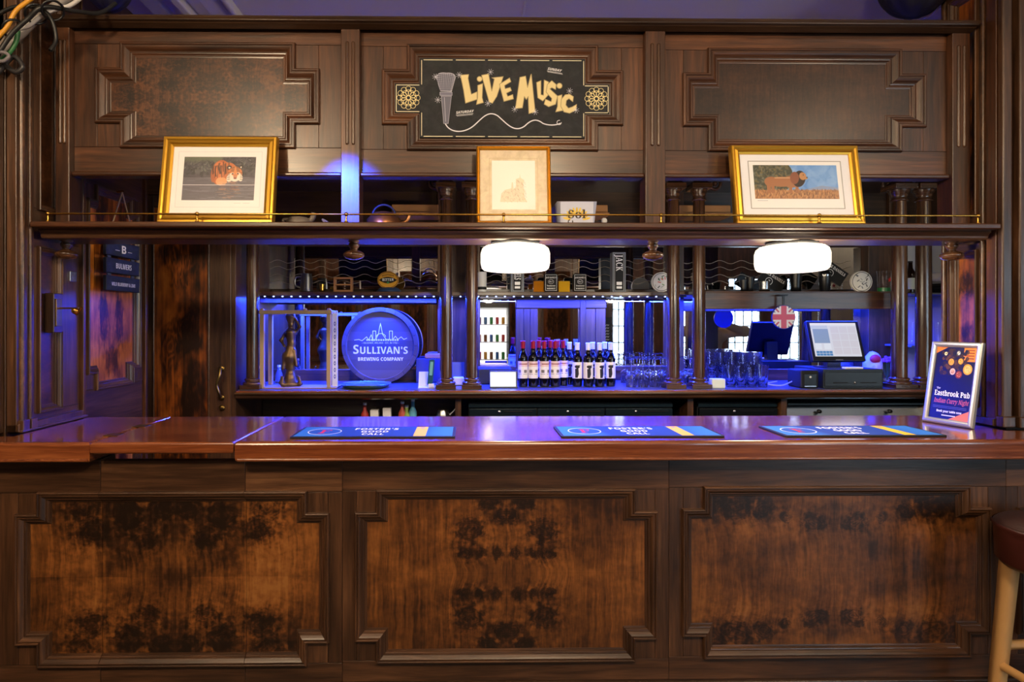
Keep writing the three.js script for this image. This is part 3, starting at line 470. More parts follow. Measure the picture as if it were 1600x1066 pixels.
// ---------------------------------------------------------------- chalkboard in the middle panel
{
  const d = 2.80, x = px => PX(px, d), y = py => PY(py, d), P = stepped(x(617), x(952), x(656), x(914), y(215), y(91), y(176), y(131));
  const [bx0, bx1, by0, by1] = [x(617), x(952), y(215), y(91)], W = 1340, Hh = 496, k = 4;
  const tex = canvasTex(W, Hh, (c) => {
    c.fillStyle = '#232427'; c.fillRect(0, 0, W, Hh);
    for (let i = 0; i < 900; i++) { c.fillStyle = `rgba(${120 + rnd() * 40},${120 + rnd() * 40},${125 + rnd() * 40},${0.012 + rnd() * 0.02})`; c.beginPath(); c.ellipse(rnd() * W, rnd() * Hh, 10 + rnd() * 60, 4 + rnd() * 20, rnd() * 3, 0, 7); c.fill(); }
    const X = px => (px - 617) * k, Y = py => (py - 91) * k; c.lineCap = 'round'; c.lineJoin = 'round';
    // bamboo-like border
    const seg = (x0, y0, x1, y1, n) => { for (let i = 0; i < n; i++) { const a = i / n + 0.012, b = (i + 1) / n - 0.012; c.strokeStyle = '#e9dcb8'; c.lineWidth = 5; c.beginPath(); c.moveTo(X(x0 + (x1 - x0) * a), Y(y0 + (y1 - y0) * a)); c.lineTo(X(x0 + (x1 - x0) * b), Y(y0 + (y1 - y0) * b)); c.stroke(); } };
    seg(659, 93.5, 911, 93.5, 5); seg(659, 213, 911, 213, 5); seg(658.5, 94, 658.5, 132, 2); seg(658.5, 176, 658.5, 212, 2); seg(912, 94, 912, 132, 2); seg(912, 176, 912, 212, 2);
    seg(619, 133, 655, 133, 2); seg(619, 174.5, 655, 174.5, 2); seg(619, 134, 619, 174, 2); seg(914, 133, 950, 133, 2); seg(914, 175, 950, 175, 2); seg(950.5, 134, 950.5, 174, 2);
    // lace rosettes
    for (const [rx, ry] of [[638, 153], [932, 153]]) { c.strokeStyle = '#efdca0'; c.lineWidth = 3; for (let i = 0; i < 12; i++) { const a = i * Math.PI / 6; for (const [R, r] of [[14, 4.2], [8, 4.5]]) { c.beginPath(); c.arc(X(rx) + Math.cos(a) * R * k, Y(ry) + Math.sin(a) * R * k, r * k, 0, 7); c.stroke(); } } c.beginPath(); c.arc(X(rx), Y(ry), 3 * k, 0, 7); c.stroke(); }
    // microphone
    c.fillStyle = '#8f8fa0'; c.strokeStyle = '#cfcfe0'; c.lineWidth = 3; c.beginPath(); c.moveTo(X(681), Y(120)); c.quadraticCurveTo(X(684), Y(112), X(697), Y(114)); c.quadraticCurveTo(X(711), Y(113), X(711), Y(121)); c.lineTo(X(705), Y(143)); c.lineTo(X(688), Y(142)); c.closePath(); c.fill(); c.stroke();
    c.strokeStyle = 'rgba(40,40,52,.7)'; c.lineWidth = 2; for (let i = 0; i < 9; i++) { c.beginPath(); c.moveTo(X(681 + i * 3.2), Y(115)); c.lineTo(X(686 + i * 2), Y(142)); c.stroke(); c.beginPath(); c.moveTo(X(682), Y(116 + i * 3)); c.lineTo(X(710), Y(120 + i * 2.4)); c.stroke(); }
    c.fillStyle = '#77778a'; c.fillRect(X(687), Y(144), 19 * k, 5 * k); c.strokeStyle = '#c8c8da'; c.strokeRect(X(687), Y(144), 19 * k, 5 * k);
    const gr = [[689, 150, 705, 150, 700, 193, 693, 193]]; for (const q of gr) { c.fillStyle = '#6d6d7d'; c.beginPath(); c.moveTo(X(q[0]), Y(q[1])); c.lineTo(X(q[2]), Y(q[3])); c.lineTo(X(q[4]), Y(q[5])); c.lineTo(X(q[6]), Y(q[7])); c.closePath(); c.fill(); c.stroke(); } c.strokeStyle = '#d8d8e8'; c.beginPath(); c.moveTo(X(694), Y(152)); c.lineTo(X(696), Y(190)); c.stroke();
    // lead
    c.strokeStyle = '#e4e2ec'; c.lineWidth = 7; c.beginPath(); c.moveTo(X(696), Y(194)); c.bezierCurveTo(X(703), Y(208), X(725), Y(209), X(740), Y(196)); c.bezierCurveTo(X(752), Y(186), X(762), Y(170), X(778), Y(181)); c.bezierCurveTo(X(790), Y(191), X(803), Y(209), X(820), Y(196)); c.bezierCurveTo(X(830), Y(186), X(838), Y(184), X(848), Y(192)); c.bezierCurveTo(X(858), Y(196), X(868), Y(195), X(875), Y(192)); c.stroke(); c.lineWidth = 4; c.beginPath(); c.arc(X(873.5), Y(190.5), 3.4 * k, 0, 5); c.stroke();
    // lettering
    const poly = (pts, hole) => { c.fillStyle = '#e6d39c'; c.strokeStyle = '#a8966a'; c.lineWidth = 4; c.beginPath(); pts.forEach(([a, b], i) => i ? c.lineTo(X(a), Y(b)) : c.moveTo(X(a), Y(b))); c.closePath(); c.fill(); c.stroke(); };
    poly([[719, 117], [732, 116], [731, 122], [736, 147], [745, 143], [745, 155], [727, 161], [724, 141]]);                                   // L
    poly([[746, 133], [754, 130], [753, 152], [755, 160], [744, 163], [746, 152]]); c.beginPath(); c.arc(X(749), Y(123), 4 * k, 0, 7); c.fill(); c.stroke();     // i
    poly([[752, 117], [763, 115], [768, 142], [772, 123], [768, 121], [786, 119], [776, 150], [769, 161], [764, 159]]);                           // V
    poly([[780, 131], [796, 121], [798, 127], [788, 133], [789, 138], [797, 136], [799, 141], [791, 145], [793, 150], [801, 147], [802, 154], [787, 158]]);          // E
    poly([[812, 120], [821, 118], [824, 136], [829, 116], [830, 115], [832, 134], [836, 174], [826, 177], [825, 150], [822, 155], [819, 150], [816, 168], [805, 169]]);      // M
    poly([[838, 128], [845, 125], [845, 147], [849, 148], [850, 124], [857, 127], [856, 148], [848, 157], [840, 152]]);                               // u
    poly([[869, 131], [868, 139], [862, 136], [859, 138], [871, 149], [868, 162], [857, 166], [850, 162], [852, 154], [861, 158], [862, 153], [853, 143], [855, 131], [862, 125]]); // s
    poly([[871, 149], [878, 147], [877, 163], [883, 171], [868, 174], [871, 165]]); c.beginPath(); c.arc(X(874), Y(133), 4.2 * k, 0, 7); c.fill(); c.stroke();   // i
    poly([[896, 150], [895, 158], [889, 153], [885, 156], [884, 163], [888, 168], [894, 166], [901, 162], [900, 171], [890, 176], [881, 174], [876, 165], [877, 154], [883, 147], [890, 146]]);                             // c
    c.fillStyle = '#e8e8ee'; c.font = 'italic bold 22px sans-serif'; c.save(); c.translate(X(712), Y(178)); c.rotate(-0.1); c.fillText('SATURDAY', 0, 0); c.fillRect(0, 6, 108, 3); c.fillRect(4, 13, 100, 2); c.restore();
    c.save(); c.translate(X(855), Y(108)); c.rotate(0.16); c.fillText('SUNDAY', 0, 0); c.fillRect(0, 6, 96, 3); c.fillRect(4, 12, 96, 2); c.restore();
    c.strokeStyle = '#dcdcec'; c.lineWidth = 2; for (const [sx, sy] of [[680, 120], [684, 156], [717, 117], [766, 112], [762, 161], [804, 170], [836, 174], [890, 141], [900, 171]]) for (let i = 0; i < 4; i++) { const a = i * Math.PI / 4 + 0.3; c.beginPath(); c.moveTo(X(sx) - Math.cos(a) * 20, Y(sy) - Math.sin(a) * 20); c.lineTo(X(sx) + Math.cos(a) * 20, Y(sy) + Math.sin(a) * 20); c.stroke(); }
  });
  solo('chalkboard', field(P, -(d + 0.0) - 0.003, 0.011, [bx0, bx1, by0, by1]), print(tex, { roughness: 0.85 }), 'black chalkboard with yellow LIVE MUSIC lettering and a microphone', 'chalkboard');
}

// ---------------------------------------------------------------- framed pictures on the gantry shelf
// centre px at the foot, width and height in metres, lean back (radians), turn
function framed(o) {
  const t = thing('framed_picture', o.label, 'picture', 'framed pictures on the gantry shelf'); t.userData.placed = true;
  const { w, h, fw } = o, R = [[-w / 2, 0], [w / 2, 0], [w / 2, h], [-w / 2, h]];
  mesh('frame', mould(R, o.prof || [[0, -0.02], [0, 0.006], [0.004, 0.012], [fw * 0.3, 0.013], [fw * 0.45, 0.009], [fw * 0.7, 0.012], [fw * 0.8, 0.006], [fw, 0.002], [fw, -0.006]], true, 0), o.mat || M.gold, t);
  const Q = inset(R, fw - 0.002); mesh('print', field(Q, -0.004, 0.004), print(o.tex, { roughness: 0.45 }), t);
  mesh('glazing', new THREE.PlaneGeometry(w - 2 * fw + 0.003, h - 2 * fw + 0.003).translate(0, h / 2, -0.001), M.pane, t);
  mesh('backing', box(-w / 2 + 0.004, w / 2 - 0.004, 0.004, h - 0.004, 0.01, 0.02), M.matt, t);
  t.rotation.set(-o.lean, o.turn || 0, o.roll || 0, 'YXZ'); t.position.set(o.x, shT + 0.001, -o.d); return t;
}
const wob = (c, n, w, h, cols, s) => { for (let i = 0; i < n; i++) { c.fillStyle = cols[Math.floor(rnd() * cols.length)]; c.beginPath(); c.ellipse(rnd() * w, rnd() * h, s * (0.5 + rnd()), s * (0.2 + rnd() * 0.4), rnd() * 3, 0, 7); c.fill(); } };
{
  const tiger = canvasTex(640, 496, (c, w, h) => {
    c.fillStyle = '#f3f1f4'; c.fillRect(0, 0, w, h); c.strokeStyle = '#c9c6cf'; c.lineWidth = 2; c.strokeRect(38, 38, w - 76, h - 92);
    c.save(); c.beginPath(); c.rect(78, 76, 484, 316); c.clip(); c.fillStyle = '#3b3842'; c.fillRect(78, 76, 484, 316);
    c.translate(78, 76); wob(c, 260, 484, 130, ['rgba(60,58,70,.6)', 'rgba(90,92,100,.4)', 'rgba(30,28,36,.6)'], 22); wob(c, 160, 484, 110, ['rgba(150,158,152,.35)', 'rgba(96,110,98,.35)'], 9);
    c.fillStyle = '#5b5866'; c.fillRect(0, 150, 484, 170); for (let i = 0; i < 220; i++) { c.fillStyle = ['rgba(170,166,186,.3)', 'rgba(60,58,74,.35)', 'rgba(110,106,126,.3)'][i % 3]; c.fillRect(rnd() * 484, 130 + rnd() * 190, 30 + rnd() * 90, 1 + rnd() * 4); }
    wob(c, 70, 240, 20, ['rgba(96,104,86,.3)'], 30);
    // wading tiger, body behind, head low and turned
    const E = (col, x, y, a, b, r = 0) => { c.fillStyle = col; c.beginPath(); c.ellipse(x, y, a, b, r, 0, 7); c.fill(); };
    c.save(); c.translate(300, 118); c.scale(1.28, 1.28); c.translate(-300, -112);
    E('#b9602f', 262, 110, 50, 72, 0.05); E('#cf7440', 250, 96, 34, 48, 0.1); E('#c06a38', 300, 96, 46, 44, 0.2); E('#e0a070', 268, 160, 30, 24); E('#a9572c', 222, 120, 12, 46);
    c.strokeStyle = 'rgba(36,20,14,.7)'; c.lineCap = 'round'; for (let i = 0; i < 16; i++) { c.lineWidth = 2 + rnd() * 4; const a = 218 + i * 6, b = 48 + rnd() * 30; c.beginPath(); c.moveTo(a, b); c.quadraticCurveTo(a + 8 - rnd() * 16, b + 24, a + 3, b + 40 + rnd() * 30); c.stroke(); }
    E('#c8743c', 336, 116, 40, 42); E('#f1e2d4', 312, 138, 17, 26, 0.3); E('#f1e2d4', 364, 136, 14, 24, -0.3); E('#d98a50', 338, 104, 24, 26); E('#f3e8dc', 338, 146, 22, 15); E('#c9815a', 339, 132, 10, 14); E('#8a4a40', 339, 142, 8, 5);
    E('#1a1214', 305, 80, 13, 11, -0.5); E('#e8d8cc', 306, 82, 6, 5); E('#1a1214', 368, 76, 10, 13, 0.5); E('#e8d8cc', 367, 79, 4, 6); E('#e8d8c8', 324, 114, 8, 4, 0.2); E('#e8d8c8', 353, 113, 8, 4, -0.2); E('#140e10', 325, 116, 4, 4); E('#140e10', 352, 115, 4, 4);
    c.lineWidth = 3; for (let i = 0; i < 5; i++) for (const k of [-1, 1]) { c.beginPath(); c.moveTo(338 + k * (4 + i), 78 + i * 6); c.lineTo(338 + k * (16 + i * 2), 80 + i * 6); c.stroke(); c.beginPath(); c.moveTo(338 + k * 28, 112 + i * 9); c.lineTo(338 + k * 40, 108 + i * 10); c.stroke(); }
    c.restore();
    for (let i = 0; i < 90; i++) { c.fillStyle = ['rgba(214,128,80,.35)', 'rgba(240,200,170,.25)', 'rgba(70,60,74,.35)'][i % 3]; c.fillRect(220 + rnd() * 140, 180 + rnd() * 118, 18 + rnd() * 40, 2 + rnd() * 4); }
    c.fillStyle = '#e3e0ea'; c.fillRect(0, 203, 484, 4); for (let i = 0; i < 60; i++) { c.fillStyle = 'rgba(72,70,88,.4)'; c.fillRect(180 + rnd() * 220, 208 + rnd() * 96, 40, 2); } c.restore();
    c.fillStyle = '#aaa6b0'; c.font = 'italic 11px serif'; for (let i = 0; i < 2; i++) c.fillRect(430 + i * 60, 412, 46, 1.5);
  });
  framed({ x: PX(337, 2.67), d: 2.668, w: 0.507, h: 0.405, fw: 0.045, lean: 0.16, tex: tiger, label: 'gold framed print of a tiger standing in dark water' });
  const castle = canvasTex(400, 440, (c, w, h) => {
    c.fillStyle = '#e0cdb0'; c.fillRect(0, 0, w, h); wob(c, 500, w, h, ['rgba(255,240,210,.08)', 'rgba(160,130,90,.06)'], 30); c.strokeStyle = '#cdb78f'; c.lineWidth = 3; c.strokeRect(58, 52, w - 116, h - 112); c.fillStyle = '#f7f3ec'; c.fillRect(72, 66, w - 144, h - 140);
    c.fillStyle = 'rgba(222,198,164,.55)'; c.beginPath(); [[120, 320], [128, 268], [150, 246], [176, 240], [186, 236], [190, 200], [196, 200], [200, 240], [214, 230], [214, 180], [236, 172], [238, 148], [242, 172], [262, 186], [256, 230], [266, 250], [262, 290], [280, 320]].forEach(([a, b], i) => i ? c.lineTo(a, b) : c.moveTo(a, b)); c.fill(); wob(c, 0, 1, 1, ['#fff'], 1);
    c.strokeStyle = 'rgba(130,104,74,.4)'; c.lineWidth = 1.5; for (let i = 0; i < 260; i++) { const a = 126 + rnd() * 146, b = 160 + rnd() * 158; if (b < (a < 205 ? 262 - (a - 130) * 0.4 : 185)) continue; c.beginPath(); c.moveTo(a, b); c.lineTo(a + rnd() * 8, b + rnd() * 14); c.stroke(); }
  });
  framed({ x: PX(803, 2.68), d: 2.672, w: 0.332, h: 0.362, fw: 0.016, lean: 0.13, tex: castle, label: 'narrow gold frame with a pale castle drawing in a cream mount' });
  const lion = canvasTex(640, 420, (c, w, h) => {
    c.fillStyle = '#f1f0f6'; c.fillRect(0, 0, w, h); c.strokeStyle = '#a39f9a'; c.lineWidth = 5; c.strokeRect(52, 48, w - 104, h - 104); c.fillStyle = '#f6f4f4'; c.fillRect(56, 52, w - 112, h - 112);
    c.save(); c.beginPath(); c.rect(78, 74, 484, 226); c.clip(); c.translate(78, 74); c.fillStyle = '#5d93dc'; c.fillRect(0, 0, 484, 226); wob(c, 60, 484, 150, ['rgba(150,190,240,.25)'], 60); c.fillStyle = '#8ea0c8'; c.beginPath(); c.moveTo(300, 160); c.lineTo(390, 138); c.lineTo(484, 150); c.lineTo(484, 180); c.lineTo(250, 180); c.fill();
    c.save(); c.beginPath(); c.rect(0, 0, 226, 190); c.clip(); c.fillStyle = '#454a3a'; c.beginPath(); c.ellipse(90, 70, 140, 130, 0, 0, 7); c.fill(); wob(c, 240, 210, 170, ['rgba(110,104,84,.6)', 'rgba(54,60,44,.7)', 'rgba(140,120,70,.5)', 'rgba(150,150,140,.35)'], 13); c.restore();
    c.fillStyle = '#a9764c'; c.fillRect(0, 168, 484, 60); wob(c, 500, 484, 1, ['#fff'], 0); for (let i = 0; i < 900; i++) { c.strokeStyle = ['rgba(190,130,80,.6)', 'rgba(120,76,50,.6)', 'rgba(210,160,104,.5)'][i % 3]; const a = rnd() * 484, b = 172 + rnd() * 54; c.beginPath(); c.moveTo(a, b); c.lineTo(a + rnd() * 6 - 3, b - 14); c.stroke(); }
    c.fillStyle = '#a86f48'; c.beginPath(); c.ellipse(100, 112, 40, 34, 0, 0, 7); c.ellipse(160, 112, 80, 34, 0, 0, 7); c.ellipse(215, 112, 48, 40, 0, 0, 7); c.fill(); for (const [a, b] of [[72, 22], [98, 18], [200, 18], [236, 18]]) c.fillRect(a, 125, b, 64);
    c.fillStyle = '#2a1a18'; c.beginPath(); c.ellipse(262, 92, 36, 56, 0.25, 0, 7); c.fill(); c.fillStyle = '#8d5238'; c.beginPath(); c.ellipse(236, 86, 26, 42, 0.1, 0, 7); c.fill(); c.fillStyle = '#c08a58'; c.beginPath(); c.ellipse(284, 74, 20, 26, 0, 0, 7); c.ellipse(300, 86, 12, 10, 0, 0, 7); c.fill(); c.fillStyle = '#1c1212'; c.beginPath(); c.arc(288, 66, 3, 0, 7); c.arc(308, 82, 4, 0, 7); c.fill();
    c.fillStyle = 'rgba(228,190,150,.6)'; c.fillRect(120, 82, 90, 8); c.restore(); c.fillStyle = '#8d88a0'; c.fillRect(90, 312, 60, 2);
  });
  framed({ x: PX(1250, 2.665), d: 2.662, w: 0.578, h: 0.372, fw: 0.04, lean: 0.16, turn: 0.0, tex: lion, label: 'gold framed print of a lion under a blue sky' });
}

// ---------------------------------------------------------------- other things on the gantry shelf
{
  const sol = canvasTex(256, 200, (c, w, h) => { c.fillStyle = '#c9cde2'; c.fillRect(0, 0, w, h); for (let i = -5; i <= 5; i++) { c.save(); c.translate(128, 150); c.rotate(i * 0.27); c.fillStyle = i % 2 ? '#e9c64a' : '#d8b23a'; c.beginPath(); c.ellipse(0, -78, 9, 32, 0, 0, 7); c.fill(); c.restore(); } c.fillStyle = '#2a1d22'; c.font = 'bold 92px serif'; c.fillText('Sol', 58, 130); c.lineWidth = 8; c.strokeStyle = '#2a1d22'; c.beginPath(); c.arc(80, 158, 17, -0.6, 4.4); c.stroke(); });
  const x = PX(896, 2.83), t = thing('ice_bucket', 'pale blue square bucket lettered Sol with a yellow sunburst', 'bucket');
  const g = new THREE.CylinderGeometry(0.128, 0.112, 0.118, 4, 1, true); g.rotateY(Math.PI / 4); g.translate(x, shT + 0.059, -2.83); mesh('bucket', g, std(0xc4c9e0, 0.4, 0, { side: THREE.DoubleSide }), t);
  mesh('bucket_base', box(x - 0.078, x + 0.078, shT, shT + 0.004, 2.752, 2.908), std(0xc4c9e0, 0.4), t);
  const pl = new THREE.PlaneGeometry(0.15, 0.112); pl.rotateX(0.09); pl.translate(x, shT + 0.059, -2.83 + 0.0868); mesh('printed_front', pl, print(sol), t);
  // jug, kettle, scissors, boxes seen behind the rail
  const cer = std(0x6f655c, 0.5), jx = PX(467, 2.86);
  const j = thing('jug', 'small grey jug with a raised spout behind the brass rail', 'jug'); mesh('body', lathe([[0, 0], [0.045, 0], [0.06, 0.02], [0.058, 0.045], [0.045, 0.06], [0.04, 0.062], [0.036, 0.055], [0, 0.01]], 24, jx, shT, -2.86), cer, j); mesh('spout', tube([[jx + 0.045, shT + 0.04, -2.86], [jx + 0.065, shT + 0.062, -2.86], [jx + 0.07, shT + 0.085, -2.86]], 0.013, 12), cer, j); mesh('handle', tube([[jx - 0.04, shT + 0.055, -2.86], [jx - 0.075, shT + 0.05, -2.86], [jx - 0.055, shT + 0.015, -2.86]], 0.007, 16), cer, j);
  const sx = PX(515, 2.86), tg = thing('wire_coil', 'loose grey wire heaped beside the blue lit gantry post', 'wire'); mesh('wire', tube([[sx - 0.06, shT + 0.006, -2.86], [sx - 0.02, shT + 0.03, -2.85], [sx - 0.035, shT + 0.055, -2.87], [sx, shT + 0.035, -2.88], [sx + 0.03, shT + 0.02, -2.86], [sx - 0.01, shT + 0.012, -2.84], [sx + 0.05, shT + 0.008, -2.87]], 0.005, 80), std(0x8a8580, 0.5), tg);
  const kx = PX(600, 2.87), k = thing('kettle', 'old copper kettle with a hoop handle behind the rail', 'kettle'); mesh('body', lathe([[0, 0], [0.075, 0], [0.085, 0.015], [0.08, 0.055], [0.05, 0.085], [0.02, 0.092], [0, 0.092]], 28, kx, shT, -2.87), std(0x9a6a44, 0.3, 0.9), k); mesh('handle', new THREE.TorusGeometry(0.055, 0.005, 8, 24, Math.PI).translate(kx, shT + 0.07, -2.87), M.matt, k); mesh('spout', tube([[kx + 0.07, shT + 0.03, -2.87], [kx + 0.11, shT + 0.05, -2.87], [kx + 0.125, shT + 0.085, -2.87]], 0.011, 12), std(0x9a6a44, 0.3, 0.9), k);
  // pale timber pieces lying on the back bar
  const pine = std(0xc08a58, 0.6), ey = PY(338, 4.35);
  for (const [a, b, l] of [[612, 685, 'pale wooden board on the mirror rail behind the copper kettle'], [926, 950, 'short pale wooden board behind the bucket'], [1062, 1142, 'pale wooden board behind the paired columns by the lion picture']]) solo('wooden_board', [box(PX(a, 4.35), PX(b, 4.35), ey, ey + 0.085, 4.35, 4.37, 'x', 0.006), box(PX(a, 4.35), PX(b, 4.35), ey, ey + 0.02, 4.3, 4.53, 'x', 0.004)], pine, l, 'board');
  const cb = thing('gull_ornament', 'small white and black bird ornament behind the brass rail', 'ornament'), gx = PX(940, 2.86); mesh('body', new THREE.SphereGeometry(0.03, 16, 10).scale(1.7, 0.6, 0.7).translate(gx, shT + 0.018, -2.86), M.white, cb); mesh('head', ball(0.015, gx + 0.012, shT + 0.05, -2.86), M.white, cb); mesh('neck', bar([gx, shT + 0.02, -2.86], [gx + 0.012, shT + 0.05, -2.86], 0.009), M.white, cb); mesh('beak', new THREE.ConeGeometry(0.006, 0.02, 8).rotateZ(1.4).translate(gx - 0.012, shT + 0.052, -2.86), M.black, cb);
}
// cloth bundles under the ceiling
for (const [px, w, label] of [[168, 0.13, 'dark bundled cloth hanging below the ceiling by the cables'], [1432, 0.17, 'dark bundled cloth hanging below the ceiling above the right pier']]) {
  const g = new THREE.SphereGeometry(1, 48, 32), p = g.attributes.position, x = PX(px, 2.95);
  for (let i = 0; i < p.count; i++) { const a = Math.atan2(p.getZ(i), p.getX(i)), y = p.getY(i), k = 1 + 0.06 * Math.sin(a * 9 + y * 4) + 0.08 * (N(Math.cos(a) * 2 + px, y * 2, 3, 3) - 0.5); p.setXYZ(i, p.getX(i) * w * k, y * 0.24, p.getZ(i) * w * k); }
  g.computeVertexNormals(); g.translate(x, PY(20, 2.95) + 0.235, -2.95); solo('cloth_bundle', g, std(0x120e24, 0.55, 0, { sheen: 0.3 }), label, 'cloth', 'dark cloth bundles under the ceiling');
}
{ // cables over the left pier
  const d = 2.46, q = (px, py, dd = 0) => [PX(px, d), PY(py, d), -d - dd];
  const defs = [[0xd0922a, 0.0085, [[-20, 80], [10, 48], [25, 22], [45, 6], [70, -12]], 'yellow'], [0xd8a040, 0.006, [[-18, 70], [6, 40], [22, 18], [42, 0]], 'second yellow'], [0xcfcac8, 0.009, [[-30, 95], [12, 46], [34, 38], [52, 24], [70, 14], [84, -4], [96, -40]], 'white'], [0x86807e, 0.016, [[-30, 88], [16, 50], [40, 26], [62, 10], [78, -8], [90, -40]], 'thick grey'], [0x1a1a1c, 0.009, [[-10, 100], [18, 58], [44, 34], [66, 16], [92, 2], [108, -14], [120, -45]], 'black'], [0x111113, 0.008, [[-20, 30], [20, 12], [60, 16], [75, 30], [78, 60], [74, 80]], 'hanging black'], [0x2f6a3c, 0.009, [[-8, 92], [8, 76], [15, 62], [18, 46]], 'green'], [0x2a282a, 0.01, [[-20, 110], [6, 84], [20, 100], [10, 108], [-10, 96]], 'looped dark grey'], [0x6f6a70, 0.007, [[-20, 96], [4, 86], [14, 92], [4, 100], [-12, 92]], 'looped pale grey']];
  defs.forEach(([c, r, pts, n], i) => solo('cable', tube(pts.map(([a, b]) => q(a, b, (i % 4) * 0.018 + Math.max(0, a - 75) * 0.006)), r, 60), std(c, 0.45), `${n} cable in the bundle strapped over the left pier`, 'cable', 'cables over the left pier'));
  for (const [a, b] of [[15, 46], [50, 22], [76, 16]]) { const t = new THREE.TorusGeometry(0.04, 0.005, 8, 20); t.scale(1, 1, 1); t.rotateY(1.2); t.rotateZ(-0.8); t.translate(...q(a, b, 0.025)); solo('cable_tie', t, M.black, 'black tie strapped around the cable bundle', 'cable tie', 'ties on the cable bundle'); }
}

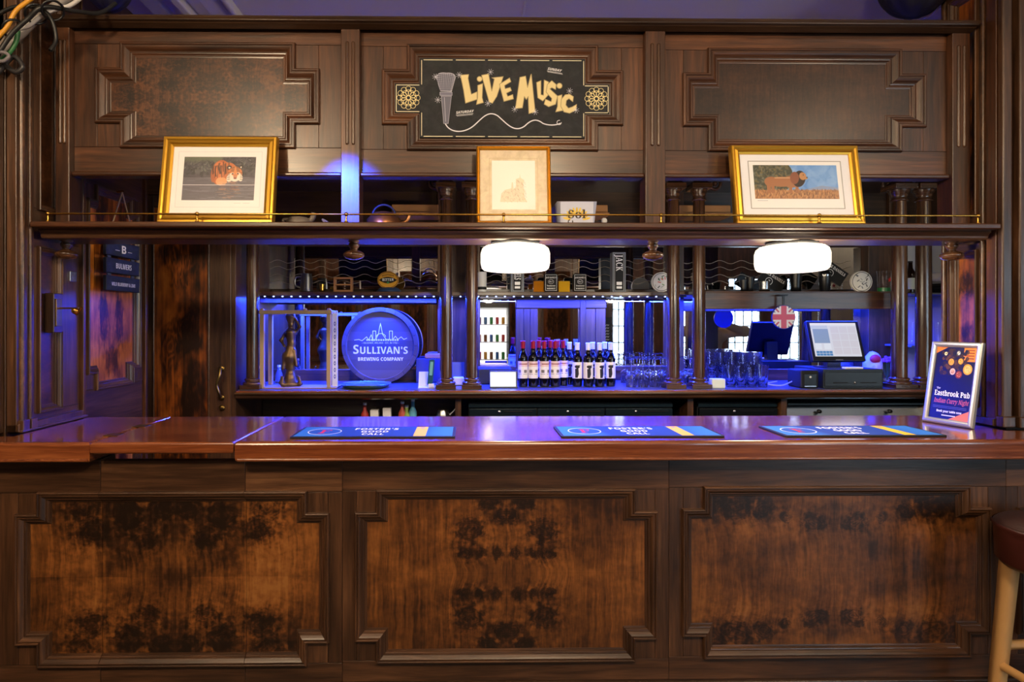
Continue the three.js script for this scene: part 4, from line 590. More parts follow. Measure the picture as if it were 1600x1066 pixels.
// ---------------------------------------------------------------- on the bar
{
  const mat = canvasTex(1024, 256, (c, w, h) => {
    const g = c; g.fillStyle = '#123f9a'; g.fillRect(0, 0, w, h); g.fillStyle = '#2f7fd0'; for (let i = 0; i < 14; i++) { g.globalAlpha = 0.16; g.beginPath(); g.moveTo(0, 0); g.lineTo(240 - i * 14, 0); g.lineTo(320 - i * 14, h); g.lineTo(0, h); g.fill(); g.beginPath(); g.moveTo(w, 0); g.lineTo(820 + i * 12, 0); g.lineTo(790 + i * 12, h); g.lineTo(w, h); g.fill(); } g.globalAlpha = 1;
    g.strokeStyle = '#ffffff'; g.lineWidth = 12; g.beginPath(); g.ellipse(165, 130, 105, 78, 0, 0, 7); g.stroke(); g.fillStyle = '#1450a8'; g.fill(); g.fillStyle = '#d8232f'; g.font = 'bold 130px serif'; g.fillText('F', 128, 176);
    g.fillStyle = '#fff'; g.font = 'bold 70px sans-serif'; g.textAlign = 'center'; g.fillText("FOSTER'S", 500, 84); g.font = 'bold 64px sans-serif'; g.fillText('GOOD', 500, 154); g.fillText('CALL', 500, 222); g.textAlign = 'left';
    g.fillStyle = '#f2c02c'; g.beginPath(); g.moveTo(770, 0); g.lineTo(850, 0); g.lineTo(850, h); g.lineTo(770, h); g.fill(); g.fillStyle = '#123f9a'; g.fillRect(800, 22, 26, 16);
  });
  const y = CT + 0.0005;
  const spots = [[454, 715, 475, 709, 'blue bar mat with a red letter F nearest the lifting flap'], [880, 1131, 864, 1098, 'blue bar mat with a red letter F in the middle of the bar top'], [1238, 1464, 1183, 1423, 'blue bar mat with a red letter F nearest the menu frame']];
  for (const [a, b, c, e, label] of spots) {
    const dn = (CT - EYE) * F / (CY - 686), df = (CT - EYE) * F / (CY - 668), x0 = PX(a, dn), x1 = PX(b, dn), xc = (x0 + x1 + PX(c, df) + PX(e, df)) / 4, w = 0.66, dp = 0.235, t = thing('bar_mat', label, 'bar mat', 'bar mats on the bar top'); t.userData.placed = true;
    const rr = new THREE.Shape(), W = w / 2, D = dp / 2, r = 0.012; rr.moveTo(-W + r, -D); rr.lineTo(W - r, -D); rr.quadraticCurveTo(W, -D, W, -D + r); rr.lineTo(W, D - r); rr.quadraticCurveTo(W, D, W - r, D); rr.lineTo(-W + r, D); rr.quadraticCurveTo(-W, D, -W, D - r); rr.lineTo(-W, -D + r); rr.quadraticCurveTo(-W, -D, -W + r, -D);
    const g = new THREE.ExtrudeGeometry(rr, { depth: 0.004, bevelEnabled: true, bevelSize: 0.002, bevelThickness: 0.001, bevelSegments: 2 }); g.rotateX(-Math.PI / 2); g.translate(0, 0.001, 0); mesh('rubber_base', g, M.matt, t);
    const p = new THREE.PlaneGeometry(w - 0.02, dp - 0.02); p.rotateX(-Math.PI / 2); p.translate(0, 0.0066, 0); mesh('printed_face', p, print(mat, { roughness: 0.75 }), t);
    t.position.set(xc, y, -(dn + df) / 2 + 0.0); t.rotation.y = (x0 + x1 - PX(c, df) - PX(e, df)) * 0.12 * 0;
  }
  // menu frame
  const menu = canvasTex(480, 720, (c, w, h) => {
    c.fillStyle = '#12123c'; c.fillRect(0, 0, w, h); c.fillStyle = '#e07a28'; c.beginPath(); c.moveTo(0, 0); c.lineTo(150, 0); c.lineTo(0, 70); c.fill(); c.beginPath(); c.moveTo(w, h); c.lineTo(w, h - 110); c.lineTo(230, h); c.fill(); c.fillStyle = '#e8872c'; c.fillRect(330, 0, 150, 140);
    c.fillStyle = '#f8d8a0'; c.font = 'bold 28px sans-serif'; c.fillStyle = '#7a2410'; for (let i = 0; i < 4; i++) c.fillRect(360, 24 + i * 27, 92, 9);
    for (let i = 0; i < 120; i++) { c.fillStyle = ['#2c2028', '#3e2a22', '#1a1a30', '#5a3a22'][i % 4]; c.beginPath(); c.arc(230 + (rnd() - 0.5) * 300, 150 + (rnd() - 0.5) * 230, 8 + rnd() * 18, 0, 7); c.fill(); }
    for (const [x, y, r, a, b] of [[195, 150, 46, '#3a2a20', '#e0a030'], [305, 140, 40, '#3a2a20', '#e8a828'], [225, 245, 32, '#e8c0b0', '#d8988a'], [300, 270, 40, '#6a2c20', '#a84a30'], [395, 215, 52, '#e8a42c', '#f0c060'], [120, 70, 18, '#e8e0a0', '#f6f2c8'], [270, 60, 24, '#60656a', '#d8dcd8']]) { c.fillStyle = a; c.beginPath(); c.arc(x, y, r, 0, 7); c.fill(); c.fillStyle = b; c.beginPath(); c.arc(x, y, r * 0.72, 0, 7); c.fill(); for (let i = 0; i < 14; i++) { c.fillStyle = ['#7a3c14', '#3f6a2a', '#f4d890'][i % 3]; c.beginPath(); c.arc(x + (rnd() - 0.5) * r, y + (rnd() - 0.5) * r, 3, 0, 7); c.fill(); } }
    c.fillStyle = '#fff'; c.font = '26px serif'; c.fillText('The', 60, 425); c.font = 'bold 70px serif'; c.fillText('Eastbrook Pub', 40, 490, 420); c.fillStyle = '#f0705a'; c.font = 'italic 60px serif'; c.fillText('Indian Curry Night', 44, 560, 410); c.fillStyle = '#8488b8'; c.fillRect(40, 592, 400, 2); c.fillRect(40, 606, 400, 2); c.fillStyle = '#fff'; c.font = 'bold 30px sans-serif'; c.textAlign = 'center'; c.fillText('Book your table now', 240, 652, 300); for (let i = 0; i < 9; i++) c.fillRect(160 + i * 18, 676, 13, 10);
  });
  const t = thing('menu_frame', 'silver snap frame holding the Eastbrook Pub curry night poster', 'poster frame'); t.userData.placed = true;
  const w = 0.225, h = 0.378, R = [[-w / 2, 0], [w / 2, 0], [w / 2, h], [-w / 2, h]];
  mesh('frame', mould(R, [[0, -0.012], [0, 0.002], [0.006, 0.007], [0.014, 0.008], [0.02, 0.005], [0.024, 0.0], [0.024, -0.004]], true, 0), std(0xc9cbd2, 0.3, 0.75), t);
  mesh('poster', field(inset(R, 0.022), -0.003, 0.003), print(menu, { roughness: 0.25 }), t); mesh('backing', box(-w / 2 + 0.002, w / 2 - 0.002, 0.002, h - 0.002, 0.007, 0.013), M.black, t);
  mesh('strut', new THREE.BoxGeometry(0.06, 0.25, 0.003).rotateX(-0.42).translate(0, 0.115, -0.055), M.black, t);
  t.position.set(2.17, CT + 0.003, -2.708); t.rotation.set(-0.17, -1.327, 0, 'YXZ');
}
{ // bar stool
  const x = PX(1664, 2.16), z = -2.16, sy = PY(828, 2.16), t = thing('bar_stool', 'bar stool with dark red leather seat and pale beech legs', 'stool');
  mesh('seat', lathe([[0, 0], [0.14, -0.001], [0.185, -0.008], [0.2, -0.02], [0.202, -0.03]], 40, x, sy + 0.012, z), std(0x331a16, 0.45, 0, { bumpMap: relief, bumpScale: 0.002 }), t);
  mesh('seat_apron', lathe([[0.202, -0.018], [0.207, -0.026], [0.2, -0.034], [0.196, -0.15], [0.18, -0.17], [0, -0.17]], 40, x, sy + 0.012, z), M.leather, t);
  const lt = sy - 0.158; for (const a of [0.7, 2.3, 3.85, 5.45]) { const c = Math.cos(a), s = Math.sin(a), top = [x + c * 0.15, z + s * 0.15], bot = [x + c * 0.2, z + s * 0.2]; const g = new THREE.CylinderGeometry(0.032, 0.026, lt, 4); g.rotateY(Math.PI / 4 - a + 0.6); const p = g.attributes.position; for (let i = 0; i < p.count; i++) { const k = p.getY(i) / lt + 0.5; p.setXYZ(i, p.getX(i) + bot[0] + (top[0] - bot[0]) * k, k * lt, p.getZ(i) + bot[1] + (top[1] - bot[1]) * k); } mesh('leg', g.toNonIndexed(), M.beech, t); g.computeVertexNormals(); }
  const L = [0.7, 2.3, 3.85, 5.45].map(a => [x + Math.cos(a) * 0.182, z + Math.sin(a) * 0.182]); for (let i = 0; i < 4; i++) { const a = L[i], b = L[(i + 1) % 4], hh = i % 2 ? 0.26 : 0.33; mesh('stretcher', bar([a[0], hh, a[1]], [b[0], hh, b[1]], 0.017, 6), M.beech, t); }
}
{ // hanging slatted sign on the left door
  const X = -1.868, y = (py, d) => PY(py, d), words = [['B', 60], ['BULMERS', 46], ['WILD BLUEBERRY & LIME', 30]], t = thing('hanging_sign', 'three dark blue slats lettered Bulmers hung by cord on the door', 'sign');
  words.forEach(([s, f], i) => {
    const y1 = y(380.5 + i * 26.5, 3.28), y0 = y(403 + i * 26.5, 3.28), tex = canvasTex(384, 128, (c, w, h) => { c.fillStyle = '#1b2438'; c.fillRect(0, 0, w, h); wob(c, 60, w, h, ['rgba(90,110,150,.06)'], 40); c.fillStyle = '#f2f2f4'; c.textAlign = 'center'; c.font = `bold ${i ? f * 1.5 : 104}px sans-serif`; c.fillText(s, w / 2, i ? 86 : 100, i === 2 ? 280 : 190); if (!i) { c.fillRect(92, 76, 52, 5); c.fillRect(240, 76, 52, 5); } });
    const sl = mesh('slat', box(X - 0.002, X + 0.016, y0, y1, 3.125, 3.44, 'z', 0.003), std(0x182032, 0.6), t); mesh('lettering', new THREE.PlaneGeometry(0.305, y1 - y0 - 0.006).rotateY(Math.PI / 2).translate(X + 0.0168, (y0 + y1) / 2, -3.2825), print(tex, { roughness: 0.6 }), sl);
  });
  for (const d of [3.17, 3.39]) mesh('batten', box(X - 0.01, X - 0.003, y(456, 3.28), y(382, 3.28), d, d + 0.03, 'y', 0.001), std(0x4a5262, 0.7), t);
  for (const d of [3.15, 3.42]) mesh('cord', bar([X + 0.006, y(381, 3.28), -d], [X + 0.006, y(302, 3.28), -3.285], 0.004), std(0xb9a184, 0.8), t);
  mesh('hook', bar([X - 0.036, y(302, 3.28), -3.285], [X + 0.012, y(300, 3.28), -3.285], 0.005), M.brass, t);
}

// ---------------------------------------------------------------- on the back bar worktop
const on = BT + 0.0008;
function place(proto, x, y, z, label, turn = 0) { const o = proto.used ? proto.o.clone() : proto.o; if (proto.used) { o.name = numbered(proto.name); o.userData = { ...proto.o.userData }; scene.add(o); } proto.used = true; o.position.set(x, y, z); o.rotation.y = turn; if (label) o.userData.label = label; o.userData.placed = true; return o; }
function proto(name, label, category, group) { const o = thing(name, label, category, group); o.userData.placed = true; return { o, name, used: false }; }
{ // wine
  const lab = (white) => { const t = labTex(white); t.userData.turn = white ? -1.08 : -1.57; return t; }, labTex = (white) => canvasTex(256, 192, (c, w, h) => {
    c.fillStyle = '#efeae6'; c.fillRect(0, 0, w, h);
    if (!white) { c.fillStyle = '#e4c9c6'; c.fillRect(0, 0, w, 60); c.fillStyle = '#8a3038'; c.fillRect(20, 26, 88, 10); c.fillRect(148, 26, 88, 10); c.fillStyle = '#77706f'; for (const x of [30, 84, 158, 212]) { c.fillRect(x - 14, 96, 28, 34); c.fillRect(x - 20, 142, 40, 5); } }
    else { c.fillStyle = '#15151c'; for (const x of [44, 172]) { c.beginPath(); c.ellipse(x, 54, 22, 18, 0.3, 0, 7); c.fill(); c.beginPath(); c.moveTo(x - 24, 40); c.lineTo(x + 26, 34); c.lineTo(x + 20, 52); c.fill(); c.beginPath(); c.moveTo(x - 18, 80); c.lineTo(x + 10, 66); c.lineTo(x + 14, 140); c.lineTo(x + 4, 184); c.lineTo(x - 16, 184); c.fill(); } }
  });
  const glassRed = std(0x0b0a10, 0.08, 0, { clearcoat: 1, clearcoatRoughness: 0.03 });
  const mk = (p, cap, lt, h) => {
    mesh('bottle', lathe([[0, 0.004], [0.028, 0], [0.0325, 0.006], [0.033, h * 0.6], [0.031, h * 0.66], [0.022, h * 0.73], [0.0145, h * 0.79], [0.0135, h * 0.97], [0.0155, h * 0.975], [0.0155, h - 0.004], [0, h - 0.004]], 28), glassRed, p.o);
    mesh('capsule', lathe([[0.0150, h * 0.83], [0.0158, h * 0.832], [0.0165, h * 0.97], [0.0175, h * 0.975], [0.0172, h], [0, h]], 20), cap, p.o);
    const l = new THREE.CylinderGeometry(0.0334, 0.0334, h * 0.37, 28, 1, true); l.rotateY(lt.userData.turn); l.translate(0, h * 0.37, 0); mesh('label', l, print(lt, { roughness: 0.6, side: THREE.DoubleSide }), p.o);
  };
  const r = proto('wine_bottle', '', 'bottle', 'red capped wine bottles on the back bar'); mk(r, std(0xa01428, 0.3, 0.2), lab(false), 0.312);
  const w = proto('wine_bottle', '', 'bottle', 'white capped wine bottles on the back bar'); mk(w, std(0xe9e9f2, 0.4), lab(true), 0.298);
  [[817, 4.1], [833, 4.1], [850.5, 4.1], [867.5, 4.11], [880, 4.17], [842, 4.22], [860, 4.23], [871, 4.27]].forEach(([px, d], i) => place(r, PX(px, d), on, -d, 'dark wine bottle with red cap and white label in the crowded group beside the tablet', (i % 3) * 0.2));
  [[902, 4.12], [919, 4.1], [937, 4.1], [954, 4.13], [889.5, 4.24], [926, 4.25], [945, 4.3]].forEach(([px, d], i) => place(w, PX(px, d), on, -d, 'dark wine bottle with white cap and a black figure on its label', (i % 3) * 0.25 - 0.2));
}
{ // glasses
  const wg = proto('wine_glass', 'clear stemmed wine glass standing upside down on the back bar', 'glass', 'upturned wine glasses on the back bar');
  mesh('bowl', lathe([[0.004, 0.094], [0.016, 0.091], [0.032, 0.076], [0.037, 0.055], [0.034, 0.03], [0.0295, 0], [0.0315, 0], [0.036, 0.03], [0.039, 0.055], [0.034, 0.078], [0.018, 0.094], [0.004, 0.098]], 24), M.solid, wg.o); mesh('stem', lathe([[0.004, 0.098], [0.0035, 0.14], [0.005, 0.182], [0.02, 0.186], [0.034, 0.189], [0.034, 0.191], [0, 0.191]], 24), M.solid, wg.o);
  for (let r = 0; r < 4; r++) for (let i = 0; i < 6; i++) { const d = 4.06 + r * 0.1, px = 986 + i * 18.5 - (r % 2) * 9; if (Math.abs(px - 1052) < 15 && r < 1 || px > 1084 || Math.abs(px - 970) < 12 && r < 2) continue; place(wg, PX(px, d), on, -d); }
  const tg = proto('pint_glass', '', 'glass', 'pint glasses by the till'); mesh('glass', lathe([[0, 0.003], [0.028, 0.003], [0.03, 0], [0.033, 0.06], [0.04, 0.145], [0.0385, 0.145], [0.031, 0.06], [0.027, 0.012], [0, 0.012]], 20), M.solid, tg.o);
  for (let r = 0; r < 2; r++) for (let i = 0; i < 4; i++) { const d = 4.06 + r * 0.09; place(tg, PX(1142 + i * 16.5 - r * 3, d), on, -d, 'clear pint glass in the low front rows beside the till'); }
  for (let r = 0; r < 2; r++) for (let i = 0; i < 5; i++) for (let k = 0; k < 2; k++) { const d = 4.28 + r * 0.1; place(tg, PX(1112 + i * 17.5, d), on + k * 0.078, -d, k ? 'clear pint glass nested on top of another behind the front rows' : 'clear pint glass carrying another in its mouth behind the front rows'); }
  solo('bar_towel', box(PX(1110, 4.0), PX(1131, 4.0), BT, PY(592, 4.0), 3.97, 4.03, 'x', 0.006), std(0xdfe9e0, 0.8), 'small folded white cloth beside the column base', 'cloth');
}
{ // till
  const t = thing('cash_drawer', 'black cash drawer with a round lock under the till screen', 'cash drawer'), d = 3.95, x0 = PX(1287, d), x1 = PX(1381, d), top = PY(578, d);
  mesh('body', box(x0, x1, on, top, d + 0.006, d + 0.36, 'x', 0.004), std(0x171c22, 0.45), t); const fr = mesh('drawer_front', box(x0 + 0.008, x1 - 0.008, on + 0.012, top - 0.018, d, d + 0.02, 'x', 0.004), std(0x1d242b, 0.4), t);
  mesh('lock', lathe([[0, 0.006], [0.008, 0.005], [0.009, 0]], 14).rotateX(Math.PI / 2).translate(PX(1336, d), PY(599, d), -d), M.steel, fr); mesh('slot', box(PX(1301, d), PX(1325, d), PY(600, d), PY(598, d), d - 0.001, d + 0.005), M.matt, fr); mesh('slot', box(PX(1344, d), PX(1370, d), PY(600, d), PY(598, d), d - 0.001, d + 0.005), M.matt, fr);
  const p = thing('till_screen', 'black touch screen till showing a pale order page', 'till'); p.userData.placed = true;
  const scr = canvasTex(512, 400, (c, w, h) => { c.fillStyle = '#dfe0ea'; c.fillRect(0, 0, w, h); c.fillStyle = '#f2f0f4'; c.fillRect(0, 0, w, 30); c.fillStyle = '#c9d2e4'; c.fillRect(0, 30, 190, 40); c.fillStyle = '#8ea3c4'; c.fillRect(20, 72, 172, 170); c.fillStyle = '#e9edf6'; c.fillRect(20, 246, 70, 70); c.fillRect(118, 246, 76, 70); c.fillStyle = '#4f87bd'; for (let i = 0; i < 5; i++) for (let j = 0; j < 2; j++) c.fillRect(20 + i * 36, 336 + j * 30, 33, 26); c.fillStyle = '#d8d4de'; for (let i = 0; i < 3; i++) for (let j = 0; j < 4; j++) c.fillRect(220 + i * 96, 44 + j * 84, 88, 76); });
  const w = 0.355, h = 0.29; mesh('casing', box(-w / 2, w / 2, 0, h, 0, 0.035, 'x', 0.006), M.black, p.isGroup ? p : p);
  mesh('screen', new THREE.PlaneGeometry(w - 0.044, h - 0.05).translate(0, h / 2 + 0.008, 0.0012), new THREE.MeshStandardMaterial({ color: 0x222222, emissive: 0xffffff, emissiveMap: scr, emissiveIntensity: 0.85, roughness: 0.3 }), p);
  mesh('maker_plate', new THREE.PlaneGeometry(0.05, 0.006).translate(0, 0.009, 0.0012), M.steel, p);
  const fz = -0.16; mesh('stand', [new THREE.BoxGeometry(0.09, 0.16, 0.05).rotateX(0.4).translate(0, 0.05, -0.075), new THREE.BoxGeometry(0.2, 0.02, 0.18).rotateX(0.34).translate(0, -0.03, -0.07)], M.black, p);
  p.position.set(PX(1312, 4.05), PY(565, 4.05), -4.05); p.rotation.set(-0.34, -0.04, 0, 'YXZ');
  const sl = new THREE.RectAreaLight(0xdfe4ff, 1.2, 0.3, 0.24); sl.position.set(p.position.x, p.position.y + 0.13, -4.02); sl.lookAt(p.position.x, p.position.y + 0.2, 0); scene.add(sl);
  const pr = thing('receipt_printer', 'small black receipt printer beside the cash drawer', 'printer'), pd = 3.96; mesh('body', box(PX(1251, pd), PX(1280, pd), on, PY(579, pd), pd, pd + 0.17, 'x', 0.012), M.matt, pr); mesh('front_plate', box(PX(1256, pd), PX(1276, pd), PY(604, pd), PY(585, pd), pd - 0.003, pd + 0.01, 'x', 0.003), M.black, pr); mesh('badge', box(PX(1257, pd), PX(1275, pd), PY(605.5, pd), PY(603.5, pd), pd - 0.004, pd, 'x', 0.0005), M.steel, pr); mesh('button', ball(0.008, PX(1266, pd), PY(590, pd), -pd + 0.002), M.white, pr);
  solo('power_cable', tube([[PX(1250, 4.05), on + 0.05, -4.1], [PX(1236, 4.05), on + 0.03, -4.06], [PX(1215, 4.05), on + 0.012, -4.02], [PX(1200, 4.05), on + 0.02, -4.06], [PX(1222, 4.05), on + 0.03, -4.12]], 0.005, 50), std(0x9aa0c8, 0.5), 'pale cable trailing from the receipt printer', 'cable');
  solo('paper_slips', box(PX(1318, 4.0), PX(1346, 4.0), top + 0.001, top + 0.012, 3.98, 4.02, 'x', 0.002), M.paper, 'white paper slips lying on the cash drawer', 'paper');
  // Union Jack disc hanging from the shelf
  const uj = canvasTex(256, 256, (c) => { c.fillStyle = '#20306a'; c.fillRect(0, 0, 256, 256); c.lineCap = 'butt'; const L = (a, w, s) => { c.strokeStyle = s; c.lineWidth = w; c.beginPath(); for (const q of a) { c.moveTo(q[0], q[1]); c.lineTo(q[2], q[3]); } c.stroke(); }; L([[0, 0, 256, 256], [256, 0, 0, 256]], 58, '#f1ecee'); L([[0, 0, 256, 256], [256, 0, 0, 256]], 18, '#c9405c'); L([[128, 0, 128, 256], [0, 128, 256, 128]], 104, '#f4eef0'); L([[128, 0, 128, 256], [0, 128, 256, 128]], 62, '#d2325a'); });
  const s = thing('hanging_disc', 'round Union Jack sign hanging below the shelf over the till', 'sign'), dx = PX(1224, 4.08), dy = PY(495.5, 4.08);
  mesh('disc', new THREE.CylinderGeometry(0.081, 0.081, 0.012, 40).rotateX(Math.PI / 2).translate(dx, dy, -4.08), std(0x1a2a9c, 0.4), s); mesh('flag_face', new THREE.CircleGeometry(0.0775, 40).translate(dx, dy, -4.0735), print(uj, { roughness: 0.3 }), s);
  mesh('bracket', [box(dx - 0.008, dx + 0.008, dy + 0.07, PY(461, 4.08), 4.076, 4.084), box(dx - 0.03, dx + 0.03, PY(462, 4.08), PY(460, 4.08), 4.07, 4.13)], M.black, s);
  // flowers and paper bag beside the till
  const bag = thing('paper_bag', 'crumpled white and red packet behind the cash drawer', 'packet'), bx = PX(1366, 4.38); const bg = new THREE.IcosahedronGeometry(1, 3); const bp = bg.attributes.position; for (let i = 0; i < bp.count; i++) { const k = 1 + 0.3 * (N(bp.getX(i) * 2, bp.getY(i) * 2 + bp.getZ(i), 8, 3) - 0.5); bp.setXYZ(i, bp.getX(i) * 0.07 * k, bp.getY(i) * 0.11 * k, bp.getZ(i) * 0.05 * k); } bg.computeVertexNormals(); mesh('packet', bg.translate(bx, on + 0.11, -4.4), std(0xd9d5de, 0.6), bag); mesh('red_patch', new THREE.IcosahedronGeometry(0.04, 2).scale(1, 0.8, 0.5).translate(bx - 0.005, on + 0.17, -4.36), std(0xc02c3a, 0.5), bag);
  const fl = thing('flower_bunch', 'bunch of small purple flowers in a glass behind the cash drawer', 'flowers'), f0 = PX(1389, 4.36); mesh('vase', lathe([[0, 0], [0.028, 0], [0.03, 0.1], [0.028, 0.1], [0.026, 0.006], [0, 0.006]], 20, f0, on, -4.38), M.glass, fl); for (let i = 0; i < 16; i++) { const a = i * 2.4, r = 0.012 + 0.0028 * i, hx = f0 + Math.cos(a) * r, hz = -4.38 + Math.sin(a) * r, hy = on + 0.15 + 0.03 * rnd(); mesh('flower_head', new THREE.IcosahedronGeometry(0.012, 1).translate(hx, hy, hz), std(0x9a4cc0, 0.6), fl); mesh('stalk', bar([f0, on + 0.01, -4.38], [hx, hy, hz], 0.0015, 5), std(0x3f6a38, 0.7), fl); }
}
{ // tablet
  const t = thing('tablet', 'small tablet with a glowing white screen beside the wine', 'tablet'); t.userData.placed = true; const w = 0.185, h = 0.118;
  mesh('casing', box(-w / 2, w / 2, 0, h, 0, 0.012, 'x', 0.005), std(0x23305a, 0.4), t); mesh('screen', new THREE.PlaneGeometry(w - 0.016, h - 0.022).translate(-0.004, h / 2, 0.001), new THREE.MeshStandardMaterial({ color: 0x222222, emissive: new THREE.Color(0.8, 0.9, 1), emissiveIntensity: 1.7 }), t); mesh('stand', new THREE.BoxGeometry(0.12, 0.1, 0.004).rotateX(-0.6).translate(0, 0.045, -0.045), M.black, t);
  t.position.set(PX(787, 4.0), on, -4.0); t.rotation.x = -0.25; const l = new THREE.RectAreaLight(0xcfe2ff, 2.5, 0.16, 0.1); l.position.set(t.position.x, on + 0.06, -3.985); l.lookAt(t.position.x, on + 0.25, -3.3); scene.add(l);
}
{ // barrel-head sign, tray
  const d = 4.33, x = PX(594, d), r = 0.271, t = thing('barrel_sign', 'round barrel head sign lettered Sullivans Brewing Company', 'sign'), y = on + r;
  const tex = canvasTex(1024, 1024, (c, w) => {
    for (let i = 0; i < 7; i++) { c.fillStyle = ['#575049', '#4f4a45', '#5a534c', '#4b4642'][i % 4]; c.fillRect(0, i * 147, w, 147); for (let k = 0; k < 90; k++) { c.fillStyle = 'rgba(70,60,60,.10)'; c.fillRect(rnd() * w, i * 147 + rnd() * 147, 100 + rnd() * 400, 2); } c.fillStyle = 'rgba(40,34,40,.5)'; c.fillRect(0, i * 147, w, 4); }
    c.fillStyle = '#fff'; c.font = 'bold 190px sans-serif'; const sw = c.measureText('S').width; c.font = 'bold 150px sans-serif'; const uw = Math.min(790, c.measureText("ULLIVAN'S").width), sx = 512 - (sw + uw) / 2; c.fillText("ULLIVAN'S", sx + sw, 640, 790); c.font = 'bold 190px sans-serif'; c.fillText('S', sx, 640); c.textAlign = 'center'; c.font = 'bold 74px sans-serif'; c.fillText('BREWING COMPANY', 512, 748, 700); c.font = '34px sans-serif'; c.fillText('– KILKENNY, IRELAND · EST. IN 1702 –', 512, 486, 700);
    c.strokeStyle = '#fff'; c.lineWidth = 9; c.beginPath(); [[110, 430], [180, 420], [230, 440], [300, 380], [330, 430], [370, 350], [395, 430], [395, 290], [440, 290], [440, 420], [480, 340], [500, 230], [512, 180], [524, 230], [544, 340], [600, 420], [650, 420], [650, 290], [696, 290], [696, 430], [740, 370], [780, 420], [830, 380], [870, 420], [920, 400]].forEach(([a, b], i) => i ? c.lineTo(a, b) : c.moveTo(a, b)); c.stroke(); c.beginPath(); c.ellipse(520, 380, 70, 50, 0, Math.PI, 0); c.stroke(); for (let i = 0; i < 14; i++) c.strokeRect(300 + i * 36, 420, 16, 18);
  });
  mesh('barrel_head', new THREE.CylinderGeometry(r - 0.012, r - 0.012, 0.03, 72).rotateX(Math.PI / 2).translate(x, y, -d - 0.03), std(0x8a7d70, 0.6), t);
  mesh('lettered_face', new THREE.CircleGeometry(r - 0.032, 72).translate(x, y, -d - 0.0145), print(tex, { roughness: 0.55 }), t);
  const n = 22; for (let i = 0; i < n; i++) { const a0 = i / n * 2 * Math.PI, a1 = (i + 1) / n * 2 * Math.PI - 0.012, s = new THREE.Shape(); s.absarc(0, 0, r, a0, a1, false); s.absarc(0, 0, r - 0.028, a1, a0, true); mesh('stave', new THREE.ExtrudeGeometry(s, { depth: 0.09, bevelEnabled: true, bevelSize: 0.0015, bevelThickness: 0.004, bevelSegments: 1, curveSegments: 5 }).translate(x, y, -d - 0.08), std(i % 2 ? 0x483f37 : 0x50463d, 0.6), t); }
  const tr = thing('round_tray', 'round metal tray lying in front of the barrel sign', 'tray'); mesh('tray', lathe([[0, 0.004], [0.12, 0.003], [0.15, 0.005], [0.165, 0.022], [0.17, 0.024], [0.17, 0.028], [0.163, 0.027], [0.15, 0.012], [0, 0.008]], 56, PX(571, 4.06), on, -4.07), std(0x9fd8da, 0.2, 0.9), tr);
}
